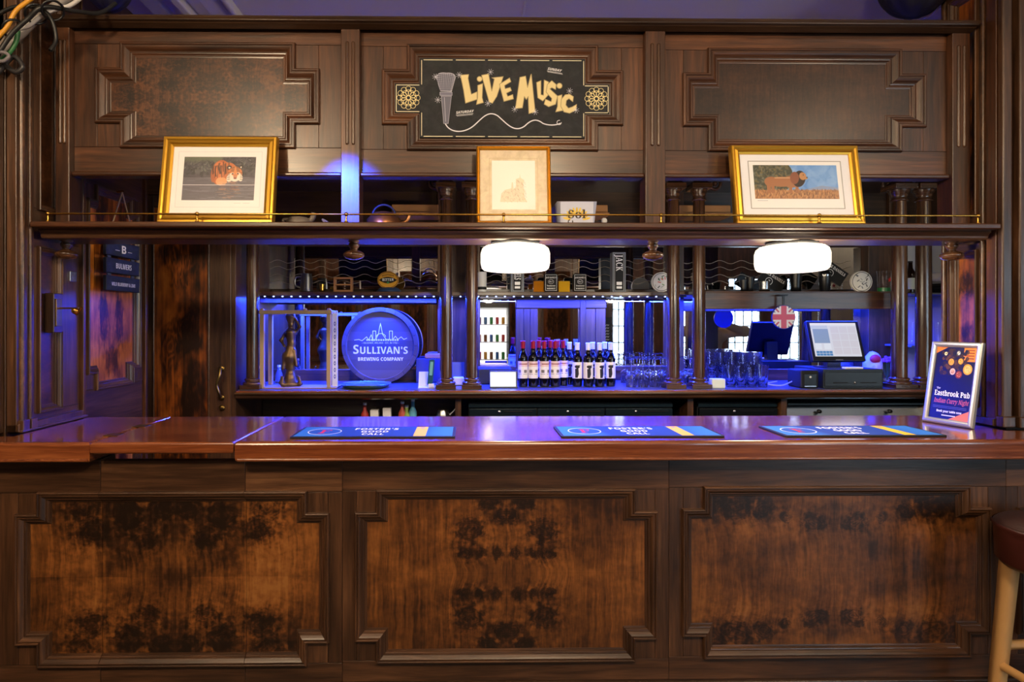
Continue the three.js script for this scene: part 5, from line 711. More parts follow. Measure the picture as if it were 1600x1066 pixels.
{ // display case with statue
  const t = thing('display_case', 'pale framed display case around the bronze statue', 'display case'), wood = std(0xb49a72, 0.5), dF = 3.99, dB = 4.16, xl = PX(410, dF), xr = PX(514, dF), yT = PY(484, dF);
  mesh('base', box(xl - 0.01, xr + 0.05, on, on + 0.008, dF - 0.01, dB + 0.01), wood, t);
  for (const [x, d] of [[xl, dF], [xr, dF], [xl, dB], [xr - 0.02, dB]]) mesh('post', box(x - 0.014, x + 0.014, on + 0.008, yT - 0.03, d - 0.014, d + 0.014, 'y', 0.003), wood, t);
  for (const d of [dF, dB]) mesh('top_bar', box(xl - 0.02, xr + 0.02, yT - 0.03, yT - 0.004, d - 0.014, d + 0.014, 'x', 0.004), wood, t);
  for (const x of [xl, xr]) mesh('top_bar', box(x - 0.013, x + 0.013, yT - 0.03, yT - 0.004, dF + 0.015, dB - 0.015, 'z', 0.004), wood, t);
  for (const [px, d] of [[410, dF], [477, dF], [514, dF]]) mesh('knob', ball(0.014, PX(px, d), yT - 0.004, -d), wood, t);
  const tex = canvasTex(128, 1024, (c, w, h) => { c.fillStyle = '#d9dce4'; c.fillRect(0, 0, w, h); c.fillStyle = '#39409a'; for (let i = 0; i < 9; i++) { c.beginPath(); c.ellipse(64, 150 + i * 92, 24, 30, 0, 0, 7); c.fill(); c.fillStyle = '#d9dce4'; c.beginPath(); c.ellipse(64, 150 + i * 92, 11, 15, 0, 0, 7); c.fill(); c.fillStyle = '#39409a'; } });
  const sp = box(xr + 0.016, xr + 0.052, on + 0.01, yT - 0.02, dF + 0.02, dF + 0.03, 'y', 0.001); mesh('side_panel', sp, std(0xd0d4e0, 0.5), t); mesh('panel_print', new THREE.PlaneGeometry(0.034, yT - on - 0.034).translate(xr + 0.034, (on + yT) / 2 - 0.005, -dF - 0.0195), print(tex), t);
  // statue: draped figure on a scrolled foot
  const s = thing('statue', 'small bronze statue of a draped figure on a scrolled base', 'statue'), x = PX(454, 4.08), z = -4.08;
  const caps = []; const cp = (a, b, r0, r1) => caps.push([a, b, r0, r1]);
  cp([0, 0.02, 0], [0, 0.06, 0], 0.058, 0.04); for (let i = 0; i < 4; i++) { const a = i * Math.PI / 2 + 0.5; cp([Math.cos(a) * 0.05, 0.012, Math.sin(a) * 0.05], [Math.cos(a) * 0.085, 0.02, Math.sin(a) * 0.06], 0.016, 0.012); cp([Math.cos(a) * 0.085, 0.02, Math.sin(a) * 0.06], [Math.cos(a) * 0.075, 0.065, Math.sin(a) * 0.055], 0.011, 0.007); }
  cp([0, 0.06, 0], [0, 0.13, 0], 0.034, 0.026); cp([0, 0.13, 0], [-0.008, 0.2, 0], 0.03, 0.045); cp([-0.008, 0.2, 0], [0.008, 0.29, 0.004], 0.046, 0.026); cp([0.008, 0.29, 0.004], [0, 0.36, 0.004], 0.026, 0.036); cp([0, 0.36, 0], [0.004, 0.4, 0.002], 0.014, 0.012); cp([0.004, 0.415, 0.004], [0.004, 0.432, 0.004], 0.022, 0.02);
  cp([-0.034, 0.36, 0], [-0.06, 0.31, 0.01], 0.013, 0.011); cp([-0.06, 0.31, 0.01], [-0.03, 0.27, 0.035], 0.011, 0.008); cp([0.034, 0.36, 0], [0.062, 0.4, 0.006], 0.013, 0.01); cp([0.062, 0.4, 0.006], [0.036, 0.455, 0.01], 0.01, 0.008); cp([-0.03, 0.22, 0.02], [-0.04, 0.12, 0.03], 0.016, 0.012); cp([0.03, 0.24, 0.015], [0.045, 0.14, 0.02], 0.014, 0.01); cp([0.0, 0.455, 0], [0.0, 0.47, 0], 0.03, 0.034);
  mesh('figure', blob(caps, [-0.11, 0, -0.09], [0.11, 0.5, 0.09], 0.0055, 0.012).translate(x, on + 0.006, z), std(0x6e5636, 0.38, 0.75), s);
}
function blob(caps, lo, hi, cell, k, color) {   // smooth union of tapered capsules, meshed
  const c = [0, 1, 2].map(i => (lo[i] + hi[i]) / 2), half = Math.max(...[0, 1, 2].map(i => (hi[i] - lo[i]) / 2)) + cell * 2, n = Math.min(150, Math.ceil(2 * half / cell));
  const mc = new MarchingCubes(n, new THREE.MeshBasicMaterial(), false, false, 400000); mc.isolation = 0; const f = mc.field;
  const seg = (x, y, z, [a, b, r0, r1]) => { const ax = b[0] - a[0], ay = b[1] - a[1], az = b[2] - a[2], t = Math.max(0, Math.min(1, ((x - a[0]) * ax + (y - a[1]) * ay + (z - a[2]) * az) / (ax * ax + ay * ay + az * az + 1e-9))); return Math.hypot(x - a[0] - ax * t, y - a[1] - ay * t, z - a[2] - az * t) - r0 - (r1 - r0) * t; };
  const X = i => (i - n / 2) / (n / 2) * half;
  for (let zz = 0; zz < n; zz++) for (let yy = 0; yy < n; yy++) for (let xx = 0; xx < n; xx++) {
    const x = X(xx) + c[0], y = X(yy) + c[1], z = X(zz) + c[2]; let d = 1e3; if (x < lo[0] - cell || x > hi[0] + cell || z < lo[2] - cell || z > hi[2] + cell) { f[xx + yy * n + zz * n * n] = -1; continue; }
    for (const q of caps) { const e = seg(x, y, z, q), h = Math.max(k - Math.abs(d - e), 0) / k; d = Math.min(d, e) - h * h * k * 0.25; } f[xx + yy * n + zz * n * n] = -d;
  }
  mc.update(); const m = mc.count, g = new THREE.BufferGeometry(); g.setAttribute('position', new THREE.BufferAttribute(mc.positionArray.slice(0, m * 3), 3)); g.setAttribute('normal', new THREE.BufferAttribute(mc.normalArray.slice(0, m * 3), 3));
  g.scale(half, half, half); g.translate(...c); g.computeBoundingBox(); return g;
}
{ // small things by the columns
  const bl = std(0xbcd2e8, 0.1, 0, { transmission: 0.8, thickness: 0.01 }); for (const [px, d, h, l] of [[408, 4.12, 0.14, 'small clear bottle beside the leftmost column'], [436, 4.36, 0.13, 'small clear bottle behind the statue']]) { const t = thing('small_bottle', l, 'bottle'), x = PX(px, d); mesh('bottle', lathe([[0, 0], [0.024, 0], [0.026, 0.01], [0.025, h * 0.5], [0.014, h * 0.68], [0.011, h * 0.9], [0, h * 0.9]], 20, x, on, -d), bl, t); mesh('cap', cyl(0.013, 0.013, h * 0.12, x, on + h * 0.88, -d), M.white, t); }
  const lx = (px) => PX(px, 4.05), card = std(0xe2e4ee, 0.7);
  const c1 = thing('card_holder', 'white card leaning beside the column near the barrel', 'card'); mesh('card', new THREE.BoxGeometry(0.085, 0.115, 0.003).rotateX(-0.5).translate(lx(664), on + 0.052, -4.06), card, c1); mesh('foot', box(lx(654), lx(680), on, on + 0.006, 4.0, 4.12, 'x', 0.002), card, c1);
  const br = thing('pump_badge', 'slim upright badge on a white foot beside the column', 'badge'); mesh('badge', new THREE.BoxGeometry(0.036, 0.17, 0.01).rotateZ(-0.09).translate(lx(674), on + 0.105, -4.01), std(0x1b4f66, 0.3), br); mesh('window', new THREE.BoxGeometry(0.02, 0.09, 0.012).rotateZ(-0.09).translate(lx(674.5), on + 0.13, -4.009), std(0x6fb0c0, 0.3), br); mesh('foot', box(lx(670), lx(679), on + 0.0065, on + 0.03, 3.995, 4.02), M.white, br);
  solo('wooden_block', box(PX(664, 4.4), PX(690, 4.4), PY(560, 4.4), PY(553, 4.4), 4.38, 4.5, 'x', 0.006), std(0xc48a52, 0.6), 'pale wooden lid on the dark box behind the badge', 'block'); solo('dark_box', box(PX(650, 4.4), PX(692, 4.4), on, PY(560.2, 4.4), 4.38, 4.5, 'x', 0.005), std(0x2a3a66, 0.5), 'dark blue box behind the white card', 'box');
  const ph = thing('photo_card', 'dark square photo card standing between the paired columns', 'card'); mesh('card', new THREE.BoxGeometry(0.085, 0.1, 0.003).rotateX(-0.15).translate(PX(716, 4.2), on + 0.11, -4.2), std(0x33529a, 0.4), ph); mesh('easel', box(PX(707, 4.18), PX(725, 4.18), on, on + 0.06, 4.16, 4.24, 'x', 0.015), M.white, ph);
  solo('black_speaker', box(PX(747, 4.25), PX(800, 4.25), on, PY(576, 4.25), 4.25, 4.5, 'x', 0.008), std(0x1a2236, 0.5), 'low dark box behind the tablet and column', 'box');
}

// ---------------------------------------------------------------- on the upper shelf
const SY2 = PY(456, 4.25) + 0.0008;
{
  const D = 4.33, x = px => PX(px, D), h = (a, b) => (b - a) * D / F;
  const tk = thing('tankard', 'pewter tankard with a curved handle on the upper shelf', 'tankard'); mesh('body', lathe([[0, 0], [0.048, 0], [0.05, 0.008], [0.043, 0.016], [0.04, 0.1], [0.034, 0.128], [0.036, 0.132], [0.032, 0.132], [0.037, 0.02], [0, 0.014]], 28, x(479), SY2, -D), M.pewter, tk); mesh('handle', tube([[x(479) - 0.036, SY2 + 0.11, -D], [x(479) - 0.075, SY2 + 0.105, -D], [x(479) - 0.08, SY2 + 0.05, -D], [x(479) - 0.045, SY2 + 0.03, -D]], 0.007, 24), M.pewter, tk);
  const bm2 = thing('brass_measure', 'small brass measure beside the tankard', 'measure'); mesh('cup', lathe([[0, 0], [0.02, 0], [0.017, 0.02], [0.02, 0.06], [0.018, 0.06], [0, 0.01]], 20, x(500), SY2, -D - 0.06), M.brass, bm2);
  const wb = thing('wooden_rack', 'small open wooden box on the upper shelf', 'box'), pw = std(0x9a6a44, 0.6); for (const [a, b, c, e] of [[519, 548, 452, 448], [519, 548, 431, 428], [519, 521.5, 448, 431], [545.5, 548, 448, 431], [521.5, 545.5, 441, 438.5]]) mesh('slat', box(x(a), x(b), SY2 + h(c, 452), SY2 + h(e, 452), D + 0.04, D + 0.1, 'x', 0.002), pw, wb);
  const clip = canvasTex(384, 320, (c, w, hh) => { c.clearRect(0, 0, w, hh); c.fillStyle = '#c8952e'; c.fillRect(0, 0, w, hh); c.fillStyle = '#17120c'; c.beginPath(); c.moveTo(20, 160); c.quadraticCurveTo(192, 40, 364, 160); c.quadraticCurveTo(192, 290, 20, 160); c.fill(); c.fillStyle = '#e9f4ee'; c.textAlign = 'center'; c.font = 'bold 70px sans-serif'; c.fillText('BITTER', 192, 178, 220); c.fillStyle = '#2f8a54'; c.beginPath(); c.arc(192, 212, 22, 0, 7); c.fill(); c.strokeStyle = '#5a3410'; c.lineWidth = 10; c.beginPath(); c.ellipse(192, 160, 182, 150, 0, 0, 7); c.stroke(); for (let i = 0; i < 9; i++) { c.fillStyle = '#4a2a10'; c.fillRect(80 + i * 26, 40 + Math.abs(i - 4) * 6, 14, 26); } });
  const pc = thing('pump_clip', 'gold oval beer pump clip with a black lozenge on a blue base', 'pump clip'), px = x(606), py = SY2 + h(433, 452); const ov = new THREE.CylinderGeometry(1, 1, 0.014, 40).rotateX(Math.PI / 2); ov.scale(h(0, 16.5), h(0, 13.5), 1); mesh('clip', ov.translate(px, py, -D - 0.012), std(0xa8772a, 0.35, 0.5), pc); const of = new THREE.CircleGeometry(1, 40); of.scale(h(0, 15.8), h(0, 12.8), 1); mesh('clip_face', of.translate(px, py, -D - 0.0045), print(clip, { roughness: 0.3 }), pc); mesh('base', lathe([[0, 0], [0.088, 0], [0.088, 0.01], [0.07, 0.03], [0.03, 0.045], [0, 0.047]], 28, px, SY2, -D - 0.055), std(0x28406a, 0.4), pc);
  // tall upright tins
  const tin = (word) => canvasTex(160, 700, (c, w, hh) => { c.fillStyle = '#7d8590'; c.fillRect(0, 0, w, hh); c.fillStyle = '#15181e'; c.fillRect(14, 14, w - 28, hh - 28); c.strokeStyle = '#c3c8d0'; c.lineWidth = 5; c.strokeRect(24, 24, w - 48, hh - 48); c.save(); c.translate(42, 46); c.rotate(Math.PI / 2); c.fillStyle = '#eef0f4'; c.font = 'bold 112px serif'; c.fillText(word, 0, 0, 440); c.restore(); c.fillStyle = '#eef0f4'; c.fillRect(46, 520, 68, 56); c.fillRect(46, 600, 68, 40); });
  [[967.5, 390, 'JACK', 'tall grey upright box lettered JACK on the upper shelf'], [808.5, 390, 'JACK BARRELS', 'tall grey upright box lettered downwards behind the drum lamp']].forEach(([p, top, wd, l]) => { const t = thing('upright_tin', l, 'box', 'tall grey upright boxes on the upper shelf'), w = h(0, 21), hh = h(top, 453); mesh('box', box(x(p) - w / 2, x(p) + w / 2, SY2, SY2 + hh, D, D + 0.08, 'y', 0.003), std(0x6c7480, 0.35, 0.4), t); mesh('printed_front', new THREE.PlaneGeometry(w - 0.004, hh - 0.004).translate(x(p), SY2 + hh / 2, -D + 0.0008), print(tin(wd), { roughness: 0.8 }), t); });
  const jd = canvasTex(256, 340, (c, w, hh) => { c.fillStyle = '#0e0e10'; c.fillRect(0, 0, w, hh); c.strokeStyle = '#d6d6da'; c.lineWidth = 6; c.strokeRect(12, 12, w - 24, hh - 24); c.fillStyle = '#f0f0f2'; c.textAlign = 'center'; c.font = 'bold 40px serif'; c.fillText("JACK DANIEL'S", 128, 82, 216); c.beginPath(); c.ellipse(128, 150, 54, 42, 0, 0, 7); c.lineWidth = 5; c.stroke(); c.font = 'bold 34px serif'; c.fillText('No.7', 128, 162); c.fillText('Tennessee', 128, 244, 190); c.font = 'bold 36px serif'; c.fillText('WHISKEY', 128, 300, 200); });
  [[861, 'black whiskey label plaque between the two amber glasses'], [906.5, 'black whiskey label plaque beside the brighter amber glass']].forEach(([p, l]) => { const t = thing('label_plaque', l, 'plaque', 'black whiskey plaques'), w = h(0, 22), hh = h(423, 453); mesh('plaque', box(x(p) - w / 2, x(p) + w / 2, SY2, SY2 + hh, D, D + 0.05, 'y', 0.018), M.black, t); mesh('label', new THREE.PlaneGeometry(w - 0.012, hh - 0.016).translate(x(p), SY2 + hh / 2, -D + 0.0008), print(jd, { roughness: 0.8 }), t); });
  const amber = new THREE.MeshPhysicalMaterial({ color: 0xf2b020, roughness: 0.1, transmission: 0.55, thickness: 0.01, attenuationColor: new THREE.Color(0.95, 0.55, 0.05), attenuationDistance: 0.03 });
  [[843, 0xd98a18, 'square orange amber glass on the upper shelf'], [882.5, 0xf4c830, 'square yellow amber glass between the black plaques']].forEach(([p, c, l]) => { const m = amber.clone(); m.color.set(c); solo('amber_glass', box(x(p) - h(0, 9), x(p) + h(0, 9), SY2, SY2 + h(434, 452), D + 0.02, D + 0.08, 'y', 0.006), m, l, 'glass', 'amber glasses on the upper shelf'); });
  // white round badges
  const round = (p, r, l, c2) => { const t = thing('round_badge', l, 'badge'), tex = canvasTex(256, 256, (c) => { c.fillStyle = '#e4e8ec'; c.fillRect(0, 0, 256, 256); for (let i = 0; i < 14; i++) { c.fillStyle = c2[i % c2.length]; c.save(); c.translate(40 + rnd() * 176, 40 + rnd() * 176); c.rotate(rnd() * 3); c.fillRect(-16, -6, 32 + rnd() * 12, 12); c.restore(); } c.strokeStyle = '#2a3038'; c.lineWidth = 7; c.beginPath(); c.arc(128, 128, 118, 0, 7); c.stroke(); }), R = h(0, r); mesh('disc', new THREE.CylinderGeometry(R, R, 0.02, 36).rotateX(Math.PI / 2).translate(x(p), SY2 + R, -D + 0.03), M.white, t); mesh('face', new THREE.CircleGeometry(R - 0.003, 36).translate(x(p), SY2 + R, -D + 0.0405), print(tex), t); };
  round(1031, 15.5, 'round white badge with green and red marks beside the column', ['#39494f', '#4f8a58', '#c0504a', '#aab4bc']); round(1341, 16.5, 'round white badge with dark marks above the till', ['#39414f', '#6a7488', '#aab4bc']);
  const ww = thing('white_tube', 'white cylinder beside the central column on the upper shelf', 'cylinder'); mesh('tube', cyl(0.035, 0.035, h(420, 452), x(753), SY2, -D - 0.04), M.white, ww); mesh('band', cyl(0.0355, 0.0355, 0.02, x(753), SY2 + 0.02, -D - 0.04), M.matt, ww);
  // right bay
  const gl = (p, w0, w1, hh, m, l, n = 'tumbler') => { const t = thing(n, l, 'glass'); mesh('cup', lathe([[0, 0], [w0, 0], [w0 * 0.98, hh * 0.3], [w1, hh], [w1 - 0.003, hh], [w0 - 0.004, hh * 0.3], [w0 - 0.004, 0.008], [0, 0.008]], 24, x(p), SY2, -D + 0.06), m, t); return t; };
  gl(1156, 0.022, 0.03, 0.085, M.black, 'black glass at the end of the shelf above the pint glasses'); gl(1166, 0.022, 0.034, 0.105, M.black, 'taller black glass next to the shelf end above the pint glasses'); gl(1188, 0.036, 0.036, 0.075, M.steel, 'steel measuring cup on the shelf above the pint glasses', 'steel_cup'); gl(1236.5, 0.034, 0.042, 0.125, M.black, 'black tumbler in the middle of the till shelf');
  const sh = thing('cocktail_shaker', 'black cocktail shaker on the till shelf', 'shaker'); mesh('body', lathe([[0, 0], [0.032, 0], [0.04, 0.1], [0.04, 0.125], [0.034, 0.14], [0.024, 0.15], [0.022, 0.165], [0, 0.168]], 28, x(1281), SY2, -D + 0.06), M.black, sh); mesh('band', cyl(0.0405, 0.0405, 0.012, x(1281), SY2 + 0.112, -D + 0.06), M.steel, sh);
  const hk = thing('beer_glass', 'clear beer glass with a red star and green foot', 'glass'); mesh('glass', lathe([[0, 0.006], [0.04, 0.006], [0.042, 0.02], [0.046, 0.15], [0.0445, 0.15], [0.04, 0.03], [0, 0.026]], 28, x(1374), SY2, -D + 0.05), M.glass, hk); mesh('foot', cyl(0.043, 0.043, 0.03, x(1374), SY2, -D + 0.05), std(0x1c6a38, 0.3), hk); const st = new THREE.Shape(); for (let i = 0; i < 10; i++) { const a = i * Math.PI / 5 + Math.PI / 2, r = i % 2 ? 0.008 : 0.019; i ? st.lineTo(Math.cos(a) * r, Math.sin(a) * r) : st.moveTo(Math.cos(a) * r, Math.sin(a) * r); } mesh('star', new THREE.ExtrudeGeometry(st, { depth: 0.002, bevelEnabled: false }).translate(x(1376), SY2 + 0.085, -D + 0.097), std(0xd02a2a, 0.4), hk);
  const sg = canvasTex(384, 224, (c, w, hh) => { c.fillStyle = '#17181b'; c.fillRect(0, 0, w, hh); c.fillStyle = '#f0f0f2'; c.textAlign = 'center'; c.font = 'bold 62px serif'; c.fillText('JACK DANIELS', w / 2, 70, 340); c.lineWidth = 8; c.strokeStyle = '#f0f0f2'; c.beginPath(); c.arc(150, 146, 52, 0, 7); c.stroke(); c.font = 'bold 56px serif'; c.fillText('7', 150, 166); });
  [[1211, 434, 'tilted black whiskey sign below the lamp over the pint glasses', -0.55], [1307, 421, 'tilted black whiskey sign beside the shaker over the till', -0.6]].forEach(([p, q, l, a]) => { const t = thing('tilted_sign', l, 'sign', 'tilted whiskey signs'), b = new THREE.BoxGeometry(h(0, 42), h(0, 25), 0.006).rotateZ(a), yy = SY2 + h(q, 453); mesh('board', b.translate(x(p), yy, -D - 0.04), M.black, t); mesh('printed_face', new THREE.PlaneGeometry(h(0, 41), h(0, 24)).rotateZ(a).translate(x(p), yy, -D - 0.0365), print(sg, { roughness: 0.8 }), t); mesh('prop', bar([x(p), SY2, -D - 0.12], [x(p), yy, -D - 0.045], 0.006), M.matt, t); });
}
{ // shelves to the right of the last columns
  const a = thing('side_shelf_unit', 'white glazed shelf unit beyond the last columns', 'shelf unit'), x0 = PX(1408, 4.3), x1 = 3.6; mesh('back', box(x0, x1, BT, 2.3, 4.5, 4.52, 'x'), std(0xaab0bc, 0.7), a);
  for (const py of [457, 540]) mesh('shelf', box(x0, x1, PY(py + 3, 4.2), PY(py, 4.2), 4.2, 4.5, 'x', 0.003), std(0x6a7078, 0.4), a);
  const y = PY(457, 4.2) + 0.001, bx = PX(1424, 4.25), b = thing('beer_bottle', 'brown beer bottle with a pale green label on the side shelf', 'bottle'); mesh('bottle', lathe([[0, 0], [0.032, 0], [0.034, 0.006], [0.034, 0.12], [0.03, 0.145], [0.015, 0.175], [0.013, 0.215], [0, 0.215]], 24, bx, y, -4.26), std(0x1c0c06, 0.1), b); mesh('cap', cyl(0.0145, 0.0145, 0.012, bx, y + 0.214, -4.26), M.matt, b); mesh('label', cyl(0.0346, 0.0346, 0.08, bx, y + 0.025, -4.26, 28), std(0xcfd8c0, 0.6), b);
  const lb = (px, yy, c, l, tilt) => { const t = thing('lying_bottle', l, 'bottle', 'bottles lying on the side shelf'), g = lathe([[0, 0], [0.036, 0], [0.037, 0.17], [0.015, 0.22], [0.014, 0.29], [0, 0.29]], 20); g.rotateX(Math.PI / 2); g.rotateY(tilt); mesh('bottle', g.translate(PX(px, 4.3), yy + 0.038, -4.42), std(c, 0.2), t); };
  lb(1464, y, 0x14161c, 'dark bottle lying on the side shelf beyond the columns', 0.5); lb(1466, y + 0.077, 0xd8d4cc, 'pale bottle lying on top of the dark bottle', 0.3);
  const yg = PY(540, 4.2) + 0.001; const tw = M.glass; for (let i = 0; i < 3; i++) { const t = thing('tall_glass', 'clear tall glass on the lower side shelf beyond the columns', 'glass', 'tall glasses on the side shelf'); mesh('glass', lathe([[0, 0.004], [0.03, 0.004], [0.035, 0.16], [0.033, 0.16], [0.028, 0.012], [0, 0.012]], 20, PX([1422, 1449, 1469][i], 4.3), yg, -4.3), tw, t); }
}
{ // below the back counter
  const fd = 3.97, X = px => PX(px, fd), Y = py => PY(py, fd);
  const fr = (px0, px1, n, label, m) => { const t = thing('bottle_cooler', label, 'cooler'), xa = X(px0), xb = X(px1); mesh('cabinet', box(xa, xb, 0.21, Y(630), fd + 0.03, 4.39, 'x', 0.004), M.matt, t); mesh('top_grille', box(xa, xb, Y(637), Y(632), fd + 0.01, fd + 0.035, 'x', 0.002), std(0x1d3038, 0.35, 0.6), t); for (let i = 0; i < n; i++) { const a = xa + (xb - xa) * i / n, b = xa + (xb - xa) * (i + 1) / n, d = mesh('door', box(a + 0.004, b - 0.004, 0.25, Y(639), fd, fd + 0.03, 'x', 0.004), m, t); mesh('lock', lathe([[0, 0.005], [0.009, 0.004], [0.01, 0]], 14).rotateX(Math.PI / 2).translate(a + (b - a) * 0.45, Y(644), -fd), M.steel, d); mesh('handle_groove', box(a + (b - a) * 0.52, b - 0.03, Y(644.5), Y(642.5), fd - 0.003, fd + 0.004, 'x', 0.001), M.black, d); } return t; };
  fr(732, 1052, 3, 'black three door bottle cooler under the back counter', std(0x14222a, 0.3, 0.4)); fr(1092, 1216, 1, 'black single door cooler under the back counter', std(0x14181c, 0.3, 0.4));
  const s = thing('steel_sink_unit', 'brushed steel unit with round knobs under the till', 'steel unit'), xa = X(1230), xb = X(1444); mesh('body', box(xa, xb, 0.3, Y(652), fd + 0.02, 4.38, 'x', 0.004), std(0x9aa4aa, 0.3, 1), s); mesh('sloped_front', new THREE.BoxGeometry(xb - xa, 0.07, 0.004).rotateX(-0.4).translate((xa + xb) / 2, Y(645), -fd - 0.02), std(0xc8d4dc, 0.25, 1), s); for (const px of [1279, 1389]) mesh('knob', lathe([[0, 0.02], [0.012, 0.018], [0.014, 0]], 16).rotateX(Math.PI / 2).translate(X(px), Y(644), -fd), M.black, s); mesh('hood', box(xa, xb, Y(634), Y(631), fd - 0.01, 4.2, 'x', 0.002), std(0x27343c, 0.4, 0.5), s);
  // bottles on the shelf under the barrel
  const shy = Y(668); const sf = thing('speed_rail', 'dark shelf of small bottles under the barrel sign', 'shelf'); mesh('rail_shelf', box(X(370), X(712), shy - 0.02, shy, fd + 0.02, 4.38, 'x', 0.004), M.dark, sf);
  [[566, 636, 0xb03a34, 'red topped bottle under the back counter'], [582, 643, 0xe4e4e8, 'white carton nearest the red topped bottle'], [602, 640, 0xe8e8ec, 'white square carton under the back counter'], [626, 634, 0xc05a48, 'slim orange bottle under the back counter'], [633, 640, 0x88a84a, 'small green bottle under the back counter'], [643, 630, 0x5ea8c8, 'tall pale blue bottle under the back counter']].forEach(([px, top, c, l], i) => { const hh = Y(top) - shy, x = X(px), z = -fd - 0.1; const sq = i === 1 || i === 2; const g = sq ? box(x - 0.027, x + 0.027, shy + 0.001, shy + hh, fd + 0.07, fd + 0.12, 'y', 0.003) : lathe([[0, 0], [0.026, 0], [0.026, hh * 0.55], [0.012, hh * 0.75], [0.012, hh], [0, hh]], 18, x, shy + 0.001, z); const t = thing(sq ? 'carton' : 'small_bottle', l, sq ? 'carton' : 'bottle'); mesh(sq ? 'carton' : 'bottle', g, std(c, 0.4), t); if (!sq) mesh('cap', cyl(0.013, 0.013, 0.015, x, shy + hh, z), M.white, t); });
  const jg = thing('steel_jug', 'round steel jug with spout under the back counter', 'jug'); mesh('body', lathe([[0, 0], [0.05, 0], [0.055, 0.05], [0.04, 0.1], [0.03, 0.11], [0, 0.11]], 24, X(691), shy + 0.001, -fd - 0.1), M.steel, jg); mesh('spout', tube([[X(691) + 0.04, shy + 0.06, -fd - 0.1], [X(691) + 0.08, shy + 0.1, -fd - 0.1], [X(691) + 0.1, shy + 0.125, -fd - 0.1]], 0.01, 12), M.steel, jg);
}

// ---------------------------------------------------------------- what the mirrors show
{ // lit drinks fridge behind the photographer
  const z = 2.55, x0 = 0.12, x1 = 0.82, t = thing('drinks_fridge', 'lit glass door drinks fridge standing across the room', 'fridge');
  mesh('cabinet', [box(x0, x0 + 0.03, 0.05, 2.0, -z - 0.43, -z, 'y'), box(x1 - 0.03, x1, 0.05, 2.0, -z - 0.43, -z, 'y'), box(x0, x1, 0.05, 0.5, -z - 0.43, -z), box(x0, x1, 1.86, 2.0, -z - 0.43, -z)], M.black, t);
  mesh('lit_back_panel', box(x0 + 0.03, x1 - 0.03, 0.5, 1.86, -z - 0.42, -z - 0.4), new THREE.MeshStandardMaterial({ color: 0xffffff, emissive: new THREE.Color(1, 0.97, 0.88), emissiveIntensity: 0.9 }), t);
  const l = new THREE.RectAreaLight(new THREE.Color(1, 0.95, 0.86), 1.1, 0.6, 1.3); l.position.set((x0 + x1) / 2, 1.18, z + 0.38); l.lookAt((x0 + x1) / 2, 1.18, 0); scene.add(l);
  for (const y of [0.84, 1.18, 1.52]) mesh('wire_shelf', box(x0 + 0.03, x1 - 0.03, y, y + 0.015, -z - 0.39, -z - 0.05), M.steel, t);
  mesh('door_glass', box(x0 + 0.04, x1 - 0.04, 0.52, 1.84, -z - 0.01, -z - 0.004), M.pane, t); mesh('handle', bar([x1 - 0.05, 0.9, z - 0.03], [x1 - 0.05, 1.5, z - 0.03], 0.012), M.steel, t);
  const cols = [0x2f8a3c, 0xc03a2a, 0xd8a02c, 0x7a4a20, 0x2a62a8], P = proto('can', 'drinks can standing in the lit fridge', 'can', 'cans in the lit fridge'); mesh('can', lathe([[0, 0], [0.028, 0], [0.033, 0.008], [0.033, 0.13], [0.027, 0.14], [0, 0.14]], 16), std(cols[0], 0.3, 0.4), P.o);
  for (const [yy, k] of [[0.5, 0], [0.856, 1], [1.196, 2], [1.536, 3]]) for (let i = 0; i < 5; i++) { const o = place(P, x0 + 0.12 + i * 0.115, yy + 0.001, z + 0.15); o.children[0].material = std(cols[(i + k) % 5], 0.3, 0.4); }
}
{ // dark board beside the first window
  const t = thing('wall_board', 'dark blackboard with chalk marks beside the first window', 'blackboard'), tex = canvasTex(128, 400, (c, w, h) => { c.fillStyle = '#10181c'; c.fillRect(0, 0, w, h); c.strokeStyle = '#d8e4ea'; c.lineWidth = 5; for (let i = 0; i < 6; i++) { c.beginPath(); for (let k = 0; k < 9; k++) c.lineTo(22 + k * 10, 60 + i * 26 + (k % 2) * 9); c.stroke(); } });
  mesh('board', box(2.6, 2.9, 0.75, 1.68, -2.99, -2.95, 'y', 0.006), M.matt, t); mesh('writing', new THREE.PlaneGeometry(0.27, 0.9).rotateY(Math.PI).translate(2.75, 1.215, 2.948), print(tex), t);
}
